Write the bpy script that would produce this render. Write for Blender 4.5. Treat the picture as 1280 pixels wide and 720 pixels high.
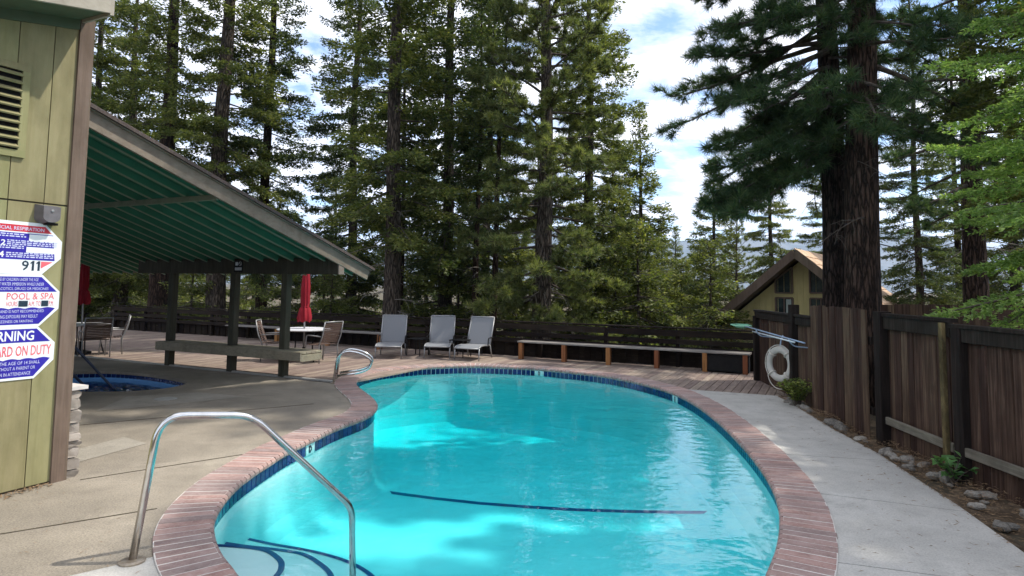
import bpy, math, random
import numpy as np
from mathutils import Vector, Matrix
from mathutils.geometry import tessellate_polygon

for o in list(bpy.data.objects):
    bpy.data.objects.remove(o)
S = bpy.context.scene
COL = S.collection
random.seed(7)
NR = np.random.default_rng(11)

# ------------------------------------------------------------------ camera
F, CX, CY, CAMH = 800.0, 640.0, 298.0, 1.8        # focal length and principal point in 1280x720 photo pixels
TH, RO = math.atan((358 - CY) / F), math.radians(0.8)
fwd = Vector((0, math.cos(TH), math.sin(TH)))
up0 = Vector((0, -math.sin(TH), math.cos(TH)))
rt0 = Vector((1, 0, 0))
rt = math.cos(RO) * rt0 + math.sin(RO) * up0
up = math.cos(RO) * up0 - math.sin(RO) * rt0
CAM = Vector((0, 0, CAMH))
cam = bpy.data.cameras.new('camera')
cam.sensor_width = 36
cam.lens = F / 1280 * 36
cam.shift_y = -(360 - CY) / 1280
cam.clip_end = 20000
cam_o = bpy.data.objects.new('camera', cam)
COL.objects.link(cam_o)
cam_o.matrix_world = Matrix(((rt.x, up.x, -fwd.x, CAM.x), (rt.y, up.y, -fwd.y, CAM.y), (rt.z, up.z, -fwd.z, CAM.z), (0, 0, 0, 1)))
S.camera = cam_o

# ------------------------------------------------------------------ sky, sun, exposure
SUN = Vector((.6, .11, .89)).normalized()
w = bpy.data.worlds.new('World')
S.world = w
w.use_nodes = True
nt = w.node_tree
for n in list(nt.nodes):
    nt.nodes.remove(n)
def N(tree, kind, **kw):
    n = tree.nodes.new(kind)
    for k, v in kw.items():
        if k == 'inputs':
            for i, val in v.items():
                n.inputs[i].default_value = val
        else:
            setattr(n, k, v)
    return n
wo = N(nt, 'ShaderNodeOutputWorld')
bg = N(nt, 'ShaderNodeBackground', inputs={'Strength': 0.15})
sky = N(nt, 'ShaderNodeTexSky', sky_type='NISHITA', sun_disc=False)
sky.sun_elevation = math.asin(SUN.z)
sky.sun_rotation = math.atan2(SUN.x, SUN.y)
sky.altitude = 2000
tc = N(nt, 'ShaderNodeTexCoord')
sp = N(nt, 'ShaderNodeSeparateXYZ')
nt.links.new(tc.outputs['Generated'], sp.inputs[0])
mz = N(nt, 'ShaderNodeMath', operation='MAXIMUM', inputs={1: 0.06})
nt.links.new(sp.outputs[2], mz.inputs[0])
mz2 = N(nt, 'ShaderNodeMath', operation='ADD', inputs={1: 0.12})
nt.links.new(mz.outputs[0], mz2.inputs[0])
cb = N(nt, 'ShaderNodeCombineXYZ')
for i in (0, 1):
    dv = N(nt, 'ShaderNodeMath', operation='DIVIDE')
    nt.links.new(sp.outputs[i], dv.inputs[0])
    nt.links.new(mz2.outputs[0], dv.inputs[1])
    nt.links.new(dv.outputs[0], cb.inputs[i])
nz = N(nt, 'ShaderNodeTexNoise', inputs={'Scale': 2.1, 'Detail': 9.0, 'Roughness': 0.62, 'Distortion': 0.25})
nt.links.new(cb.outputs[0], nz.inputs['Vector'])
cr = N(nt, 'ShaderNodeValToRGB')
cr.color_ramp.elements[0].position = 0.37
cr.color_ramp.elements[1].position = 0.55
nt.links.new(nz.outputs['Fac'], cr.inputs[0])
nz2 = N(nt, 'ShaderNodeTexNoise', inputs={'Scale': 3.3, 'Detail': 6.0, 'Roughness': 0.6})
nt.links.new(cb.outputs[0], nz2.inputs['Vector'])
cc = N(nt, 'ShaderNodeValToRGB')
cc.color_ramp.elements[0].position = 0.3
cc.color_ramp.elements[0].color = (4.2, 4.4, 4.9, 1)
cc.color_ramp.elements[1].position = 0.62
cc.color_ramp.elements[1].color = (7.2, 7.2, 7.5, 1)
nt.links.new(nz2.outputs['Fac'], cc.inputs[0])
mx = N(nt, 'ShaderNodeMix', data_type='RGBA')
nt.links.new(cr.outputs['Color'], mx.inputs[0])
nt.links.new(sky.outputs[0], mx.inputs[6])
nt.links.new(cc.outputs['Color'], mx.inputs[7])
nt.links.new(mx.outputs[2], bg.inputs['Color'])
nt.links.new(bg.outputs[0], wo.inputs[0])
sl = bpy.data.lights.new('sun', 'SUN')
sl.energy = 2.7
sl.angle = math.radians(1.0)
sl.color = (1.0, 0.95, 0.86)
so = bpy.data.objects.new('sun', sl)
COL.objects.link(so)
so.rotation_euler = (-SUN).to_track_quat('-Z', 'Y').to_euler()
so.location = (10, 2, 20)
S.view_settings.view_transform = 'Standard'
S.view_settings.look = 'None'
S.view_settings.gamma = 1.0
S.view_settings.use_curve_mapping = False
S.view_settings.exposure = 0.98
S.render.engine = 'CYCLES'
try:
    S.cycles.max_bounces = 5
    S.cycles.diffuse_bounces = 3
    S.cycles.glossy_bounces = 2
    S.cycles.volume_bounces = 0
    S.cycles.transparent_max_bounces = 8
except Exception:
    pass

# ------------------------------------------------------------------ places: photo pixel -> point on a known plane
def ray(px, py):
    return fwd + (px - CX) / F * rt + (CY - py) / F * up
def P(px, py, z=0.0):
    d = ray(px, py)
    return CAM + d * ((z - CAMH) / d.z)
def PY(px, py, Y):
    d = ray(px, py)
    return CAM + d * (Y / d.y)
def PN(px, py, pt, n):
    d = ray(px, py)
    return CAM + d * ((Vector(pt) - CAM).dot(n) / d.dot(n))
PHI = math.radians(26)                                       # the deck, pavilion and clubhouse share one grid
D1 = Vector((math.cos(PHI), -math.sin(PHI), 0))
D2 = Vector((math.sin(PHI), math.cos(PHI), 0))
ZV = Vector((0, 0, 1))
def grid_matrix(o):
    return Matrix(((D1.x, D2.x, 0, o[0]), (D1.y, D2.y, 0, o[1]), (0, 0, 1, o[2]), (0, 0, 0, 1)))

# ------------------------------------------------------------------ mesh helpers
class MB:
    def __init__(s):
        s.v = []; s.f = []
    def add(s, vs, fs):
        b = len(s.v)
        s.v += [tuple(v) for v in vs]
        s.f += [tuple(b + i for i in f) for f in fs]
        return s
    def box(s, c, d, R=None, taper=1.0):
        x, y, z = d[0] / 2, d[1] / 2, d[2] / 2
        vs = []
        for k in (-1, 1):
            t = taper if k > 0 else 1
            for a, b in ((-1, -1), (1, -1), (1, 1), (-1, 1)):
                p = Vector((a * x * t, b * y * t, k * z))
                vs.append((R @ p if R else p) + Vector(c))
        return s.add(vs, [(3, 2, 1, 0), (4, 5, 6, 7), (0, 1, 5, 4), (1, 2, 6, 5), (2, 3, 7, 6), (3, 0, 4, 7)])
    def cbox(s, c, d, ch=0.006, R=None):                     # box with chamfered long edges (the longest axis is the length)
        ax = max(range(3), key=lambda i: d[i])
        o = [i for i in range(3) if i != ax]
        a, b = d[o[0]] / 2, d[o[1]] / 2
        q = min(ch, a * .6, b * .6)
        ring = [(a - q, b), (a, b - q), (a, -b + q), (a - q, -b), (-a + q, -b), (-a, -b + q), (-a, b - q), (-a + q, b)]
        vs = []
        for e in (-1, 1):
            for (u, w_) in ring:
                p = Vector((0, 0, 0)); p[ax] = e * d[ax] / 2; p[o[0]] = u; p[o[1]] = w_
                vs.append((R @ p if R else p) + Vector(c))
        fs = [(i, (i + 1) % 8, 8 + (i + 1) % 8, 8 + i) for i in range(8)] + [tuple(range(7, -1, -1)), tuple(range(8, 16))]
        return s.add(vs, fs)
    def beam(s, a, b, w_, h, ch=0.006, upv=ZV):               # box from a to b, w_ across, h along upv
        a, b = Vector(a), Vector(b)
        y = (b - a); L = y.length; y.normalize()
        x = y.cross(upv).normalized(); z = x.cross(y)
        R = Matrix((x, y, z)).transposed()
        return s.cbox((a + b) / 2, (w_, L, h), ch, R) if L > max(w_, h) else s.box((a + b) / 2, (w_, L, h), R)
    def tube(s, pts, r, n=8, cap=True, closed=False):
        pts = [Vector(p) for p in pts]
        m = len(pts)
        rr = r if isinstance(r, (list, tuple)) else [r] * m
        prev = None
        vs = []
        for i, p in enumerate(pts):
            if closed:
                t = pts[(i + 1) % m] - pts[i - 1]
            else:
                t = pts[min(i + 1, m - 1)] - pts[max(i - 1, 0)]
            t.normalize()
            if prev is None:
                ref = Vector((0, 0, 1)) if abs(t.z) < .9 else Vector((1, 0, 0))
                x = t.cross(ref).normalized()
            else:
                x = (prev - t * prev.dot(t)).normalized()
            prev = x
            y = t.cross(x)
            for k in range(n):
                a = 2 * math.pi * k / n
                vs.append(p + (x * math.cos(a) + y * math.sin(a)) * rr[i])
        fs = []
        for i in range(m if closed else m - 1):
            for k in range(n):
                j = (i + 1) % m
                fs.append((i * n + k, i * n + (k + 1) % n, j * n + (k + 1) % n, j * n + k))
        if cap and not closed:
            fs += [tuple(range(n - 1, -1, -1)), tuple(range((m - 1) * n, m * n))]
        return s.add(vs, fs)
    def lathe(s, prof, n=16, c=(0, 0, 0), M=None):
        vs = []
        for (r, z) in prof:
            for k in range(n):
                a = 2 * math.pi * k / n
                p = Vector((r * math.cos(a), r * math.sin(a), z))
                vs.append((M @ p if M else p) + Vector(c))
        m = len(prof)
        fs = [(i * n + k, i * n + (k + 1) % n, (i + 1) * n + (k + 1) % n, (i + 1) * n + k) for i in range(m - 1) for k in range(n)]
        fs += [tuple(range(n - 1, -1, -1)), tuple(range((m - 1) * n, m * n))]
        return s.add(vs, fs)
    def prism(s, poly, z0, z1, M=None, bottom=True):
        n = len(poly)
        vs = [Vector((p[0], p[1], z0)) for p in poly] + [Vector((p[0], p[1], z1)) for p in poly]
        if M:
            vs = [M @ v for v in vs]
        fs = [(i, (i + 1) % n, n + (i + 1) % n, n + i) for i in range(n)] + [tuple(range(n, 2 * n))]
        if bottom:
            fs.append(tuple(range(n - 1, -1, -1)))
        return s.add(vs, fs)
    def sheet(s, loops, z):                                  # flat polygon with holes
        L = [[Vector((p[0], p[1], 0)) for p in l] for l in loops]
        tri = tessellate_polygon(L)
        vs = [(p.x, p.y, z) for l in L for p in l]
        fs = []
        for a, b, c in tri:
            A, B, C = vs[a], vs[b], vs[c]
            cr_ = (B[0] - A[0]) * (C[1] - A[1]) - (B[1] - A[1]) * (C[0] - A[0])
            fs.append((a, b, c) if cr_ > 0 else (a, c, b))
        return s.add(vs, fs)
    def mesh(s, name, smooth=False):
        me = bpy.data.meshes.new(name)
        me.from_pydata(s.v, [], s.f)
        me.validate()
        if smooth:
            me.shade_smooth()
        me.update()
        return me
    def build(s, name, mat, parent=None, smooth=False, **kw):
        return obj(name, s.mesh(name, smooth), mat, parent, **kw)

def obj(name, me, mat, parent=None, world=False, loc=None, rot=None, mw=None, **tags):
    o = bpy.data.objects.new(name, me)
    COL.objects.link(o)
    if mat is not None and not me.materials:
        me.materials.append(mat)
    if loc is not None:
        o.location = loc
    if rot is not None:
        o.rotation_euler = rot
    if mw is not None:
        o.matrix_world = mw
    if parent is not None:
        o.parent = parent
        if world:                                            # the piece is given in scene coordinates
            o.matrix_parent_inverse = parent_matrix(parent).inverted()
    tag(o, **tags)
    return o
def parent_matrix(p):
    m = p.matrix_basis.copy()
    if p.parent:
        m = parent_matrix(p.parent) @ p.matrix_parent_inverse @ m
    return m
def tag(o, label=None, cat=None, group=None, kind=None):
    if label: o['label'] = label
    if cat: o['category'] = cat
    if group: o['group'] = group
    if kind: o['kind'] = kind
    return o
def thing(name, label, cat, loc=(0, 0, 0), rz=0.0, group=None, mw=None):
    o = bpy.data.objects.new(name, None)
    o.empty_display_size = .1
    COL.objects.link(o)
    o.location = loc
    o.rotation_euler = (0, 0, rz)
    if mw is not None:
        o.matrix_world = mw
    return tag(o, label, cat, group)
def copy_tree(o, parent=None):
    c = o.copy()
    COL.objects.link(c)
    if parent is not None:
        c.parent = parent
    for ch in list(o.children):
        copy_tree(ch, c)
    return c

# ------------------------------------------------------------------ materials
def mat_new(name):
    m = bpy.data.materials.new(name)
    m.use_nodes = True
    t = m.node_tree
    for n in list(t.nodes):
        t.nodes.remove(n)
    return m, t
def lin(t, a, b):
    t.links.new(a, b)
def coords(t, stretch=(1, 1, 1), rnd=True):
    c = N(t, 'ShaderNodeTexCoord')
    mp = N(t, 'ShaderNodeMapping', inputs={'Scale': stretch})
    if rnd:
        oi = N(t, 'ShaderNodeObjectInfo')
        ml = N(t, 'ShaderNodeMath', operation='MULTIPLY', inputs={1: 37.0})
        lin(t, oi.outputs['Random'], ml.inputs[0])
        ad = N(t, 'ShaderNodeVectorMath', operation='ADD')
        lin(t, c.outputs['Object'], ad.inputs[0])
        lin(t, ml.outputs[0], ad.inputs[1])
        lin(t, ad.outputs[0], mp.inputs[0])
    else:
        lin(t, c.outputs['Object'], mp.inputs[0])
    return mp.outputs[0]
def ramp(t, src, stops):
    r = N(t, 'ShaderNodeValToRGB')
    e = r.color_ramp.elements
    while len(e) < len(stops):
        e.new(0.5)
    for i, (p, c) in enumerate(stops):
        e[i].position = p
        e[i].color = (*c, 1) if len(c) == 3 else c
    lin(t, src, r.inputs[0])
    return r.outputs[0]
def noise(t, vec, scale, detail=6, rough=.6, dist=0.0):
    n = N(t, 'ShaderNodeTexNoise', inputs={'Scale': scale, 'Detail': detail, 'Roughness': rough, 'Distortion': dist})
    if vec is not None:
        lin(t, vec, n.inputs['Vector'])
    return n.outputs['Fac']
def mixc(t, fac, a, b, mode='MIX'):
    m = N(t, 'ShaderNodeMix', data_type='RGBA', blend_type=mode)
    for s_, i in ((fac, 0), (a, 6), (b, 7)):
        if isinstance(s_, (int, float)):
            m.inputs[i].default_value = s_
        elif isinstance(s_, tuple):
            m.inputs[i].default_value = (*s_, 1) if len(s_) == 3 else s_
        else:
            lin(t, s_, m.inputs[i])
    return m.outputs[2]
def finish(m, t, color, rough=.7, metal=0, spec=.4, bump=None, bstr=.3, bdist=.01):
    b = N(t, 'ShaderNodeBsdfPrincipled', inputs={'Metallic': metal, 'Specular IOR Level': spec})
    if isinstance(color, tuple):
        b.inputs['Base Color'].default_value = (*color, 1)
    else:
        lin(t, color, b.inputs['Base Color'])
    if isinstance(rough, (int, float)):
        b.inputs['Roughness'].default_value = rough
    else:
        lin(t, rough, b.inputs['Roughness'])
    if bump is not None:
        bn = N(t, 'ShaderNodeBump', inputs={'Strength': bstr, 'Distance': bdist})
        lin(t, bump, bn.inputs['Height'])
        lin(t, bn.outputs[0], b.inputs['Normal'])
    o = N(t, 'ShaderNodeOutputMaterial')
    lin(t, b.outputs[0], o.inputs[0])
    return m
def objrand(t, lo, hi):
    oi = N(t, 'ShaderNodeObjectInfo')
    mr = N(t, 'ShaderNodeMapRange', inputs={3: lo, 4: hi})
    lin(t, oi.outputs['Random'], mr.inputs[0])
    return mr.outputs[0]
def pm(name, c1, c2, scale=6, stretch=(1, 1, 1), rough=.75, metal=0, spec=.35, bscale=60, bstr=.25, bdist=.004, rnd=(1, 1), lo=.35, hi=.68, detail=6):
    """plain procedural: two tones of noise, fine relief, per-object brightness"""
    m, t = mat_new(name)
    v = coords(t, stretch)
    c = ramp(t, noise(t, v, scale, detail), [(lo, c1), (hi, c2)])
    if rnd != (1, 1):
        h = N(t, 'ShaderNodeHueSaturation')
        lin(t, c, h.inputs['Color'])
        lin(t, objrand(t, *rnd), h.inputs['Value'])
        c = h.outputs[0]
    return finish(m, t, c, rough, metal, spec, noise(t, v, bscale, 5), bstr, bdist)
def wood(name, c1, c2, c3, grain=(30, 30, 1.6), rough=.88, rnd=(.75, 1.25), bstr=.5, spec=.12):
    m, t = mat_new(name)
    v = coords(t, grain)
    g = noise(t, v, 1.0, 8, .65, .6)
    v2 = coords(t, (2, 2, 1.1))
    c = ramp(t, g, [(.3, c1), (.5, c2), (.72, c3)])
    c = mixc(t, ramp(t, noise(t, v2, 2.0, 5), [(.4, (0, 0, 0)), (.75, (.55, .55, .55))]), c, tuple(x * .55 for x in c1))
    h = N(t, 'ShaderNodeHueSaturation')
    lin(t, c, h.inputs['Color'])
    lin(t, objrand(t, *rnd), h.inputs['Value'])
    lin(t, objrand(t, .485, .515), h.inputs['Hue'])
    return finish(m, t, h.outputs[0], rough, 0, spec, g, bstr, .004)

MT = {}
def concrete(name, base, dark, light, speck=.5, bstr=.35):
    m, t = mat_new(name)
    v = coords(t, (1, 1, 1), False)
    c = ramp(t, noise(t, v, 0.55, 5, .6), [(.32, dark), (.52, base), (.72, light)])
    c = mixc(t, ramp(t, noise(t, v, 3.5, 8, .7), [(.42, (0, 0, 0)), (.75, (.7, .7, .7))]), c, tuple(x * .66 for x in base))
    fine = noise(t, v, 75, 4, .7)
    c = mixc(t, speck, c, ramp(t, fine, [(.3, (.5, .48, .46)), (.5, (1, 1, 1)), (.72, (1.4, 1.38, 1.34))]), 'MULTIPLY')
    st = ramp(t, noise(t, v, 1.3, 10, .75, .8), [(.56, (0, 0, 0)), (.66, (.5, .5, .5))])
    c = mixc(t, st, c, tuple(x * .5 for x in base))
    return finish(m, t, c, .85, 0, .3, fine, bstr, .003)
MT['patio'] = concrete('patio_concrete', (.275, .24, .19), (.18, .158, .126), (.37, .325, .26), .9, .8)
MT['walk'] = concrete('walk_concrete', (.45, .435, .40), (.36, .35, .325), (.52, .505, .47), .45, .3)
MT['patch'] = concrete('patch_concrete', (.325, .295, .245), (.27, .245, .20), (.38, .345, .285), .6, .5)
MT['mortar'] = pm('mortar', (.64, .60, .55), (.54, .50, .46), 8, bscale=120)
def brickmat():
    m, t = mat_new('brick')
    v = coords(t)
    c = ramp(t, noise(t, v, 5, 7, .7), [(.32, (.23, .135, .115)), (.52, (.32, .20, .172)), (.74, (.39, .28, .25))])
    c = mixc(t, ramp(t, noise(t, v, 60, 3), [(.5, (0, 0, 0)), (.75, (.5, .5, .5))]), c, (.44, .36, .32))
    h = N(t, 'ShaderNodeHueSaturation')
    lin(t, c, h.inputs['Color'])
    lin(t, objrand(t, .82, 1.18), h.inputs['Value'])
    lin(t, objrand(t, .7, 1.0), h.inputs['Saturation'])
    return finish(m, t, h.outputs[0], .8, 0, .3, noise(t, v, 45, 5), .4, .004)
MT['brick'] = brickmat()
MT['plaster'] = pm('pool_plaster', (.60, .80, .80), (.76, .90, .90), 1.3, rough=.7, bstr=.1)
MT['stepplaster'] = pm('step_plaster', (.80, .85, .83), (.86, .89, .87), 3, rough=.7, bstr=.1)
MT['grout'] = pm('grout', (.30, .46, .55), (.38, .52, .58), 9)
MT['tile'] = pm('glazed_tile', (.005, .015, .085), (.007, .026, .13), 14, rough=.15, spec=.6, bstr=.05, rnd=(.7, 1.4))
MT['stripe'] = pm('stripe_tile', (.01, .03, .17), (.015, .045, .22), 14, rough=.3, bstr=.05)
MT['marker'] = pm('marker_tile', (.45, .68, .66), (.55, .75, .72), 14, rough=.2, bstr=.05)
MT['ink'] = pm('dark_ink', (.012, .03, .05), (.02, .04, .06), 9, rough=.5)
def steelmat():
    m, t = mat_new('stainless_steel')
    v = coords(t, (1, 1, 1), False)
    return finish(m, t, ramp(t, noise(t, v, 14, 5), [(.3, (.55, .53, .50)), (.7, (.68, .67, .65))]), ramp(t, noise(t, v, 30, 6), [(.3, (.13, .13, .13)), (.75, (.20, .20, .20))]), 1.0, .5)
MT['steel'] = steelmat()
MT['rust'] = pm('weathered_flange', (.30, .24, .18), (.45, .40, .33), 25, rough=.45, metal=.7)
def water(name, tint, bs, strength, scale, absorb=None):
    m, t = mat_new(name)
    v = coords(t, (1, 1.3, 1), False)
    n1 = noise(t, v, scale, 3, .5, .3)
    n2 = noise(t, v, scale * 4.5, 2, .5, .2)
    ad = N(t, 'ShaderNodeMath', operation='MULTIPLY_ADD', inputs={1: .22})
    lin(t, n2, ad.inputs[0]); lin(t, n1, ad.inputs[2])
    bn = N(t, 'ShaderNodeBump', inputs={'Strength': strength, 'Distance': bs})
    lin(t, ad.outputs[0], bn.inputs['Height'])
    fr = N(t, 'ShaderNodeFresnel', inputs={'IOR': 1.33})
    lin(t, bn.outputs[0], fr.inputs['Normal'])
    tr = N(t, 'ShaderNodeBsdfTransparent', inputs={'Color': (*tint, 1)})
    gl = N(t, 'ShaderNodeBsdfGlossy', inputs={'Roughness': .02, 'Color': (1, 1, 1, 1)})
    lin(t, bn.outputs[0], gl.inputs['Normal'])
    mx_ = N(t, 'ShaderNodeMixShader')
    lin(t, fr.outputs[0], mx_.inputs[0]); lin(t, tr.outputs[0], mx_.inputs[1]); lin(t, gl.outputs[0], mx_.inputs[2])
    o = N(t, 'ShaderNodeOutputMaterial')
    lin(t, mx_.outputs[0], o.inputs[0])
    if absorb:
        va = N(t, 'ShaderNodeVolumeAbsorption', inputs={'Color': (*absorb[0], 1), 'Density': absorb[1]})
        lin(t, va.outputs[0], o.inputs[1])
    return m
MT['water'] = water('pool_water', (.97, .99, 1.0), .05, .34, 1.5, ((0.0, .935, .955), .60))
MT['spawater'] = water('spa_water', (.30, .62, .92), .08, 1.0, 6)
MT['spaplaster'] = pm('spa_plaster', (.10, .30, .62), (.14, .36, .70), 5)
MT['deckboard'] = wood('deck_boards', (.185, .14, .118), (.265, .205, .168), (.345, .275, .228), (26, 1.4, 26), rnd=(.78, 1.2))
MT['railwood'] = wood('dark_stained_wood', (.009, .0065, .005), (.017, .012, .009), (.036, .025, .019), (1.6, 26, 26), rnd=(.7, 1.5))
MT['bench_top'] = wood('weathered_bench_top', (.15, .135, .12), (.23, .21, .19), (.31, .285, .26), (1.6, 26, 26))
MT['bench_leg'] = wood('orange_stained_post', (.17, .065, .025), (.26, .11, .045), (.32, .15, .07), (26, 26, 1.6))
MT['fence'] = wood('weathered_fence_board', (.030, .017, .012), (.068, .041, .029), (.145, .094, .066), (34, 34, 1.3), rnd=(.6, 1.5), bstr=.8)
MT['fencedark'] = wood('dark_fence_post', (.012, .009, .0075), (.022, .017, .014), (.045, .035, .029), (30, 30, 1.5))
MT['fencerail'] = wood('grey_fence_rail', (.085, .072, .058), (.13, .115, .092), (.19, .165, .135), (30, 1.5, 30))
MT['pavdark'] = wood('pavilion_dark_paint', (.05, .048, .034), (.07, .066, .048), (.10, .092, .07), (26, 26, 1.6), rnd=(.85, 1.15))
MT['bench_olive'] = wood('pavilion_bench_paint', (.22, .195, .14), (.30, .265, .195), (.36, .32, .245), (1.6, 26, 26), rnd=(.9, 1.1))
MT['green'] = pm('green_ceiling_paint', (.045, .17, .10), (.06, .21, .13), 3, rough=.6, bstr=.15)
MT['rafter'] = pm('rafter_paint', (.20, .26, .18), (.27, .31, .23), 6, rough=.7)
MT['trim'] = wood('lit_beam_end_tone', (.21, .175, .135), (.26, .215, .17), (.30, .255, .205), (26, 26, 1.6), rnd=(.95, 1.05), bstr=.25)  # lighter taupe that puts light into the beam end's colour
MT['fascia'] = wood('fascia_paint', (.33, .30, .24), (.40, .36, .29), (.45, .41, .34), (20, 1.5, 20), rnd=(.92, 1.08), bstr=.25)
MT['rake'] = wood('rake_board_paint', (.19, .155, .115), (.235, .195, .15), (.27, .225, .175), (20, 1.5, 20), rnd=(.92, 1.08), bstr=.25)
MT['bluerail'] = pm('blue_grey_paint', (.025, .035, .065), (.04, .055, .095), 12, rough=.4)
MT['trimbrown'] = wood('brown_trim_paint', (.135, .10, .075), (.17, .125, .095), (.20, .15, .12), (26, 26, 1.6), rnd=(.95, 1.05), bstr=.25)
MT['siding'] = wood('olive_siding_paint', (.235, .22, .105), (.275, .255, .13), (.31, .285, .155), (14, 14, 1.2), rnd=(.97, 1.03), bstr=.25)
MT['soffit'] = pm('soffit_paint', (.07, .10, .055), (.09, .12, .07), 4)
MT['groove'] = pm('groove_dark', (.05, .04, .025), (.07, .055, .035), 9)
MT['shingle'] = pm('asphalt_shingle', (.06, .045, .04), (.11, .085, .075), 30, rough=.95)
MT['white'] = pm('sign_white', (.74, .78, .78), (.80, .83, .83), 3, rough=.35, bstr=.03)
MT['blue'] = pm('sign_blue', (.03, .02, .30), (.04, .03, .36), 3, rough=.35, bstr=.03)
MT['red'] = pm('sign_red', (.55, .03, .05), (.62, .05, .07), 3, rough=.35, bstr=.03)
MT['pink'] = pm('sign_faded_red', (.72, .12, .15), (.78, .18, .2), 3, rough=.35, bstr=.03)
MT['palelav'] = pm('sign_pale_lettering', (.55, .58, .78), (.62, .65, .82), 3, rough=.35, bstr=.03)
MT['greyplastic'] = pm('grey_housing', (.12, .11, .115), (.16, .15, .155), 12, rough=.5)
MT['black'] = pm('black_metal', (.010, .0095, .0095), (.018, .017, .016), 12, rough=.75, spec=.12)
MT['stone1'] = pm('veneer_stone', (.20, .17, .14), (.36, .32, .28), 7, bscale=25, bstr=.7, bdist=.01, rnd=(.6, 1.3))
MT['alu'] = pm('painted_aluminium', (.26, .26, .26), (.34, .34, .34), 9, rough=.4, metal=.4)
MT['sling'] = pm('grey_sling_fabric', (.165, .17, .178), (.21, .215, .225), 4, (60, 60, 60), rough=.85, bscale=300)
MT['brownsling'] = pm('brown_sling_fabric', (.10, .065, .05), (.15, .10, .08), 4, (3, 3, 60), rough=.85)
MT['tablewhite'] = pm('white_table_top', (.62, .62, .63), (.70, .70, .71), 6, rough=.35)
MT['umbrella'] = pm('red_canvas', (.22, .006, .014), (.32, .011, .024), 5, (8, 8, 1), rough=.85)
MT['ring'] = pm('life_ring_foam', (.40, .38, .33), (.50, .47, .42), 7, rough=.6)
MT['rope'] = pm('rope', (.45, .42, .36), (.6, .57, .5), 50)
MT['bluepole'] = pm('blue_pole_paint', (.24, .33, .46), (.34, .42, .52), 9, rough=.4)
MT['whitepole'] = pm('white_pole', (.55, .6, .62), (.66, .70, .70), 9, rough=.4)
MT['net'] = pm('green_net', (.22, .5, .33), (.32, .6, .42), 9)
MT['spigot'] = pm('grey_lid_plastic', (.30, .29, .26), (.38, .37, .34), 9, rough=.6)
MT['house_siding'] = pm('house_siding_paint', (.46, .39, .17), (.52, .44, .20), 3, (3, 3, 1))
MT['house_roof'] = pm('cedar_roof', (.40, .25, .15), (.58, .42, .28), 9, (1, 1, 1), rough=.9, rnd=(.85, 1.15))
def glassmat():
    m, t = mat_new('window_glass')
    v = coords(t)
    return finish(m, t, ramp(t, noise(t, v, 2.0, 4), [(.4, (.02, .03, .03)), (.6, (.05, .07, .065))]), .06, 0, .9)
MT['glass'] = glassmat()
MT['curtain'] = pm('pale_curtain', (.30, .36, .33), (.42, .46, .43), 4, (20, 20, 1))
def bark(name, a, b, c, sc=(15, 15, 2.6)):
    m, t = mat_new(name)
    v = coords(t, sc)
    vo = N(t, 'ShaderNodeTexVoronoi', inputs={'Scale': 1.0, 'Randomness': 1.0}, feature='DISTANCE_TO_EDGE')
    wv = N(t, 'ShaderNodeVectorMath', operation='ADD')
    nn = N(t, 'ShaderNodeTexNoise', inputs={'Scale': 2.0, 'Detail': 4.0})
    lin(t, v, nn.inputs['Vector'])
    lin(t, v, wv.inputs[0]); lin(t, nn.outputs['Color'], wv.inputs[1])
    lin(t, wv.outputs[0], vo.inputs['Vector'])
    g = noise(t, v, 3.0, 7, .7)
    pl = ramp(t, vo.outputs['Distance'], [(.0, (0, 0, 0)), (.22, (1, 1, 1))])
    col = mixc(t, pl, a, ramp(t, g, [(.35, b), (.7, c)]))
    mm = N(t, 'ShaderNodeMath', operation='MULTIPLY_ADD', inputs={1: .5})
    lin(t, g, mm.inputs[0]); lin(t, pl, mm.inputs[2])
    return finish(m, t, col, .95, 0, .15, mm.outputs[0], 1.0, .04)
MT['bark_red'] = bark('red_brown_bark', (.014, .010, .008), (.055, .034, .025), (.11, .072, .053))
MT['bark_grey'] = bark('grey_bark', (.028, .022, .017), (.095, .073, .056), (.18, .145, .115))
MT['bark_shaded'] = bark('shaded_furrowed_bark', (.009, .007, .006), (.035, .024, .019), (.075, .052, .042))  # tone darkened to put the left pine trunk's shade into its colour
MT['limb'] = pm('limb_bark', (.045, .034, .026), (.11, .09, .072), 12, rough=.95)
MT['deadlimb'] = pm('dead_limb', (.16, .14, .115), (.30, .27, .23), 12, rough=.95)
def leafmat(name, a, b, c, tr=.35):
    m, t = mat_new(name)
    v = coords(t, (1, 1, 1))
    gi = N(t, 'ShaderNodeNewGeometry')
    col = ramp(t, gi.outputs['Random Per Island'], [(.0, a), (.55, b), (1.0, c)])
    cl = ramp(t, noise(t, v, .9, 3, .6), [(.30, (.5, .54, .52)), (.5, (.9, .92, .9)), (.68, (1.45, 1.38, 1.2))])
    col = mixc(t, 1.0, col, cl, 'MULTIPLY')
    b1 = N(t, 'ShaderNodeBsdfPrincipled', inputs={'Roughness': .55, 'Specular IOR Level': .3})
    lin(t, col, b1.inputs['Base Color'])
    b2 = N(t, 'ShaderNodeBsdfTranslucent')
    lin(t, mixc(t, 1.0, col, (1.25, 1.35, .7), 'MULTIPLY'), b2.inputs['Color'])
    mx_ = N(t, 'ShaderNodeMixShader', inputs={0: tr})
    lin(t, b1.outputs[0], mx_.inputs[1]); lin(t, b2.outputs[0], mx_.inputs[2])
    o = N(t, 'ShaderNodeOutputMaterial')
    lin(t, mx_.outputs[0], o.inputs[0])
    return m
MT['fir'] = leafmat('fir_needles', (.070, .092, .028), (.132, .158, .046), (.265, .262, .088), .45)
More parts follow.
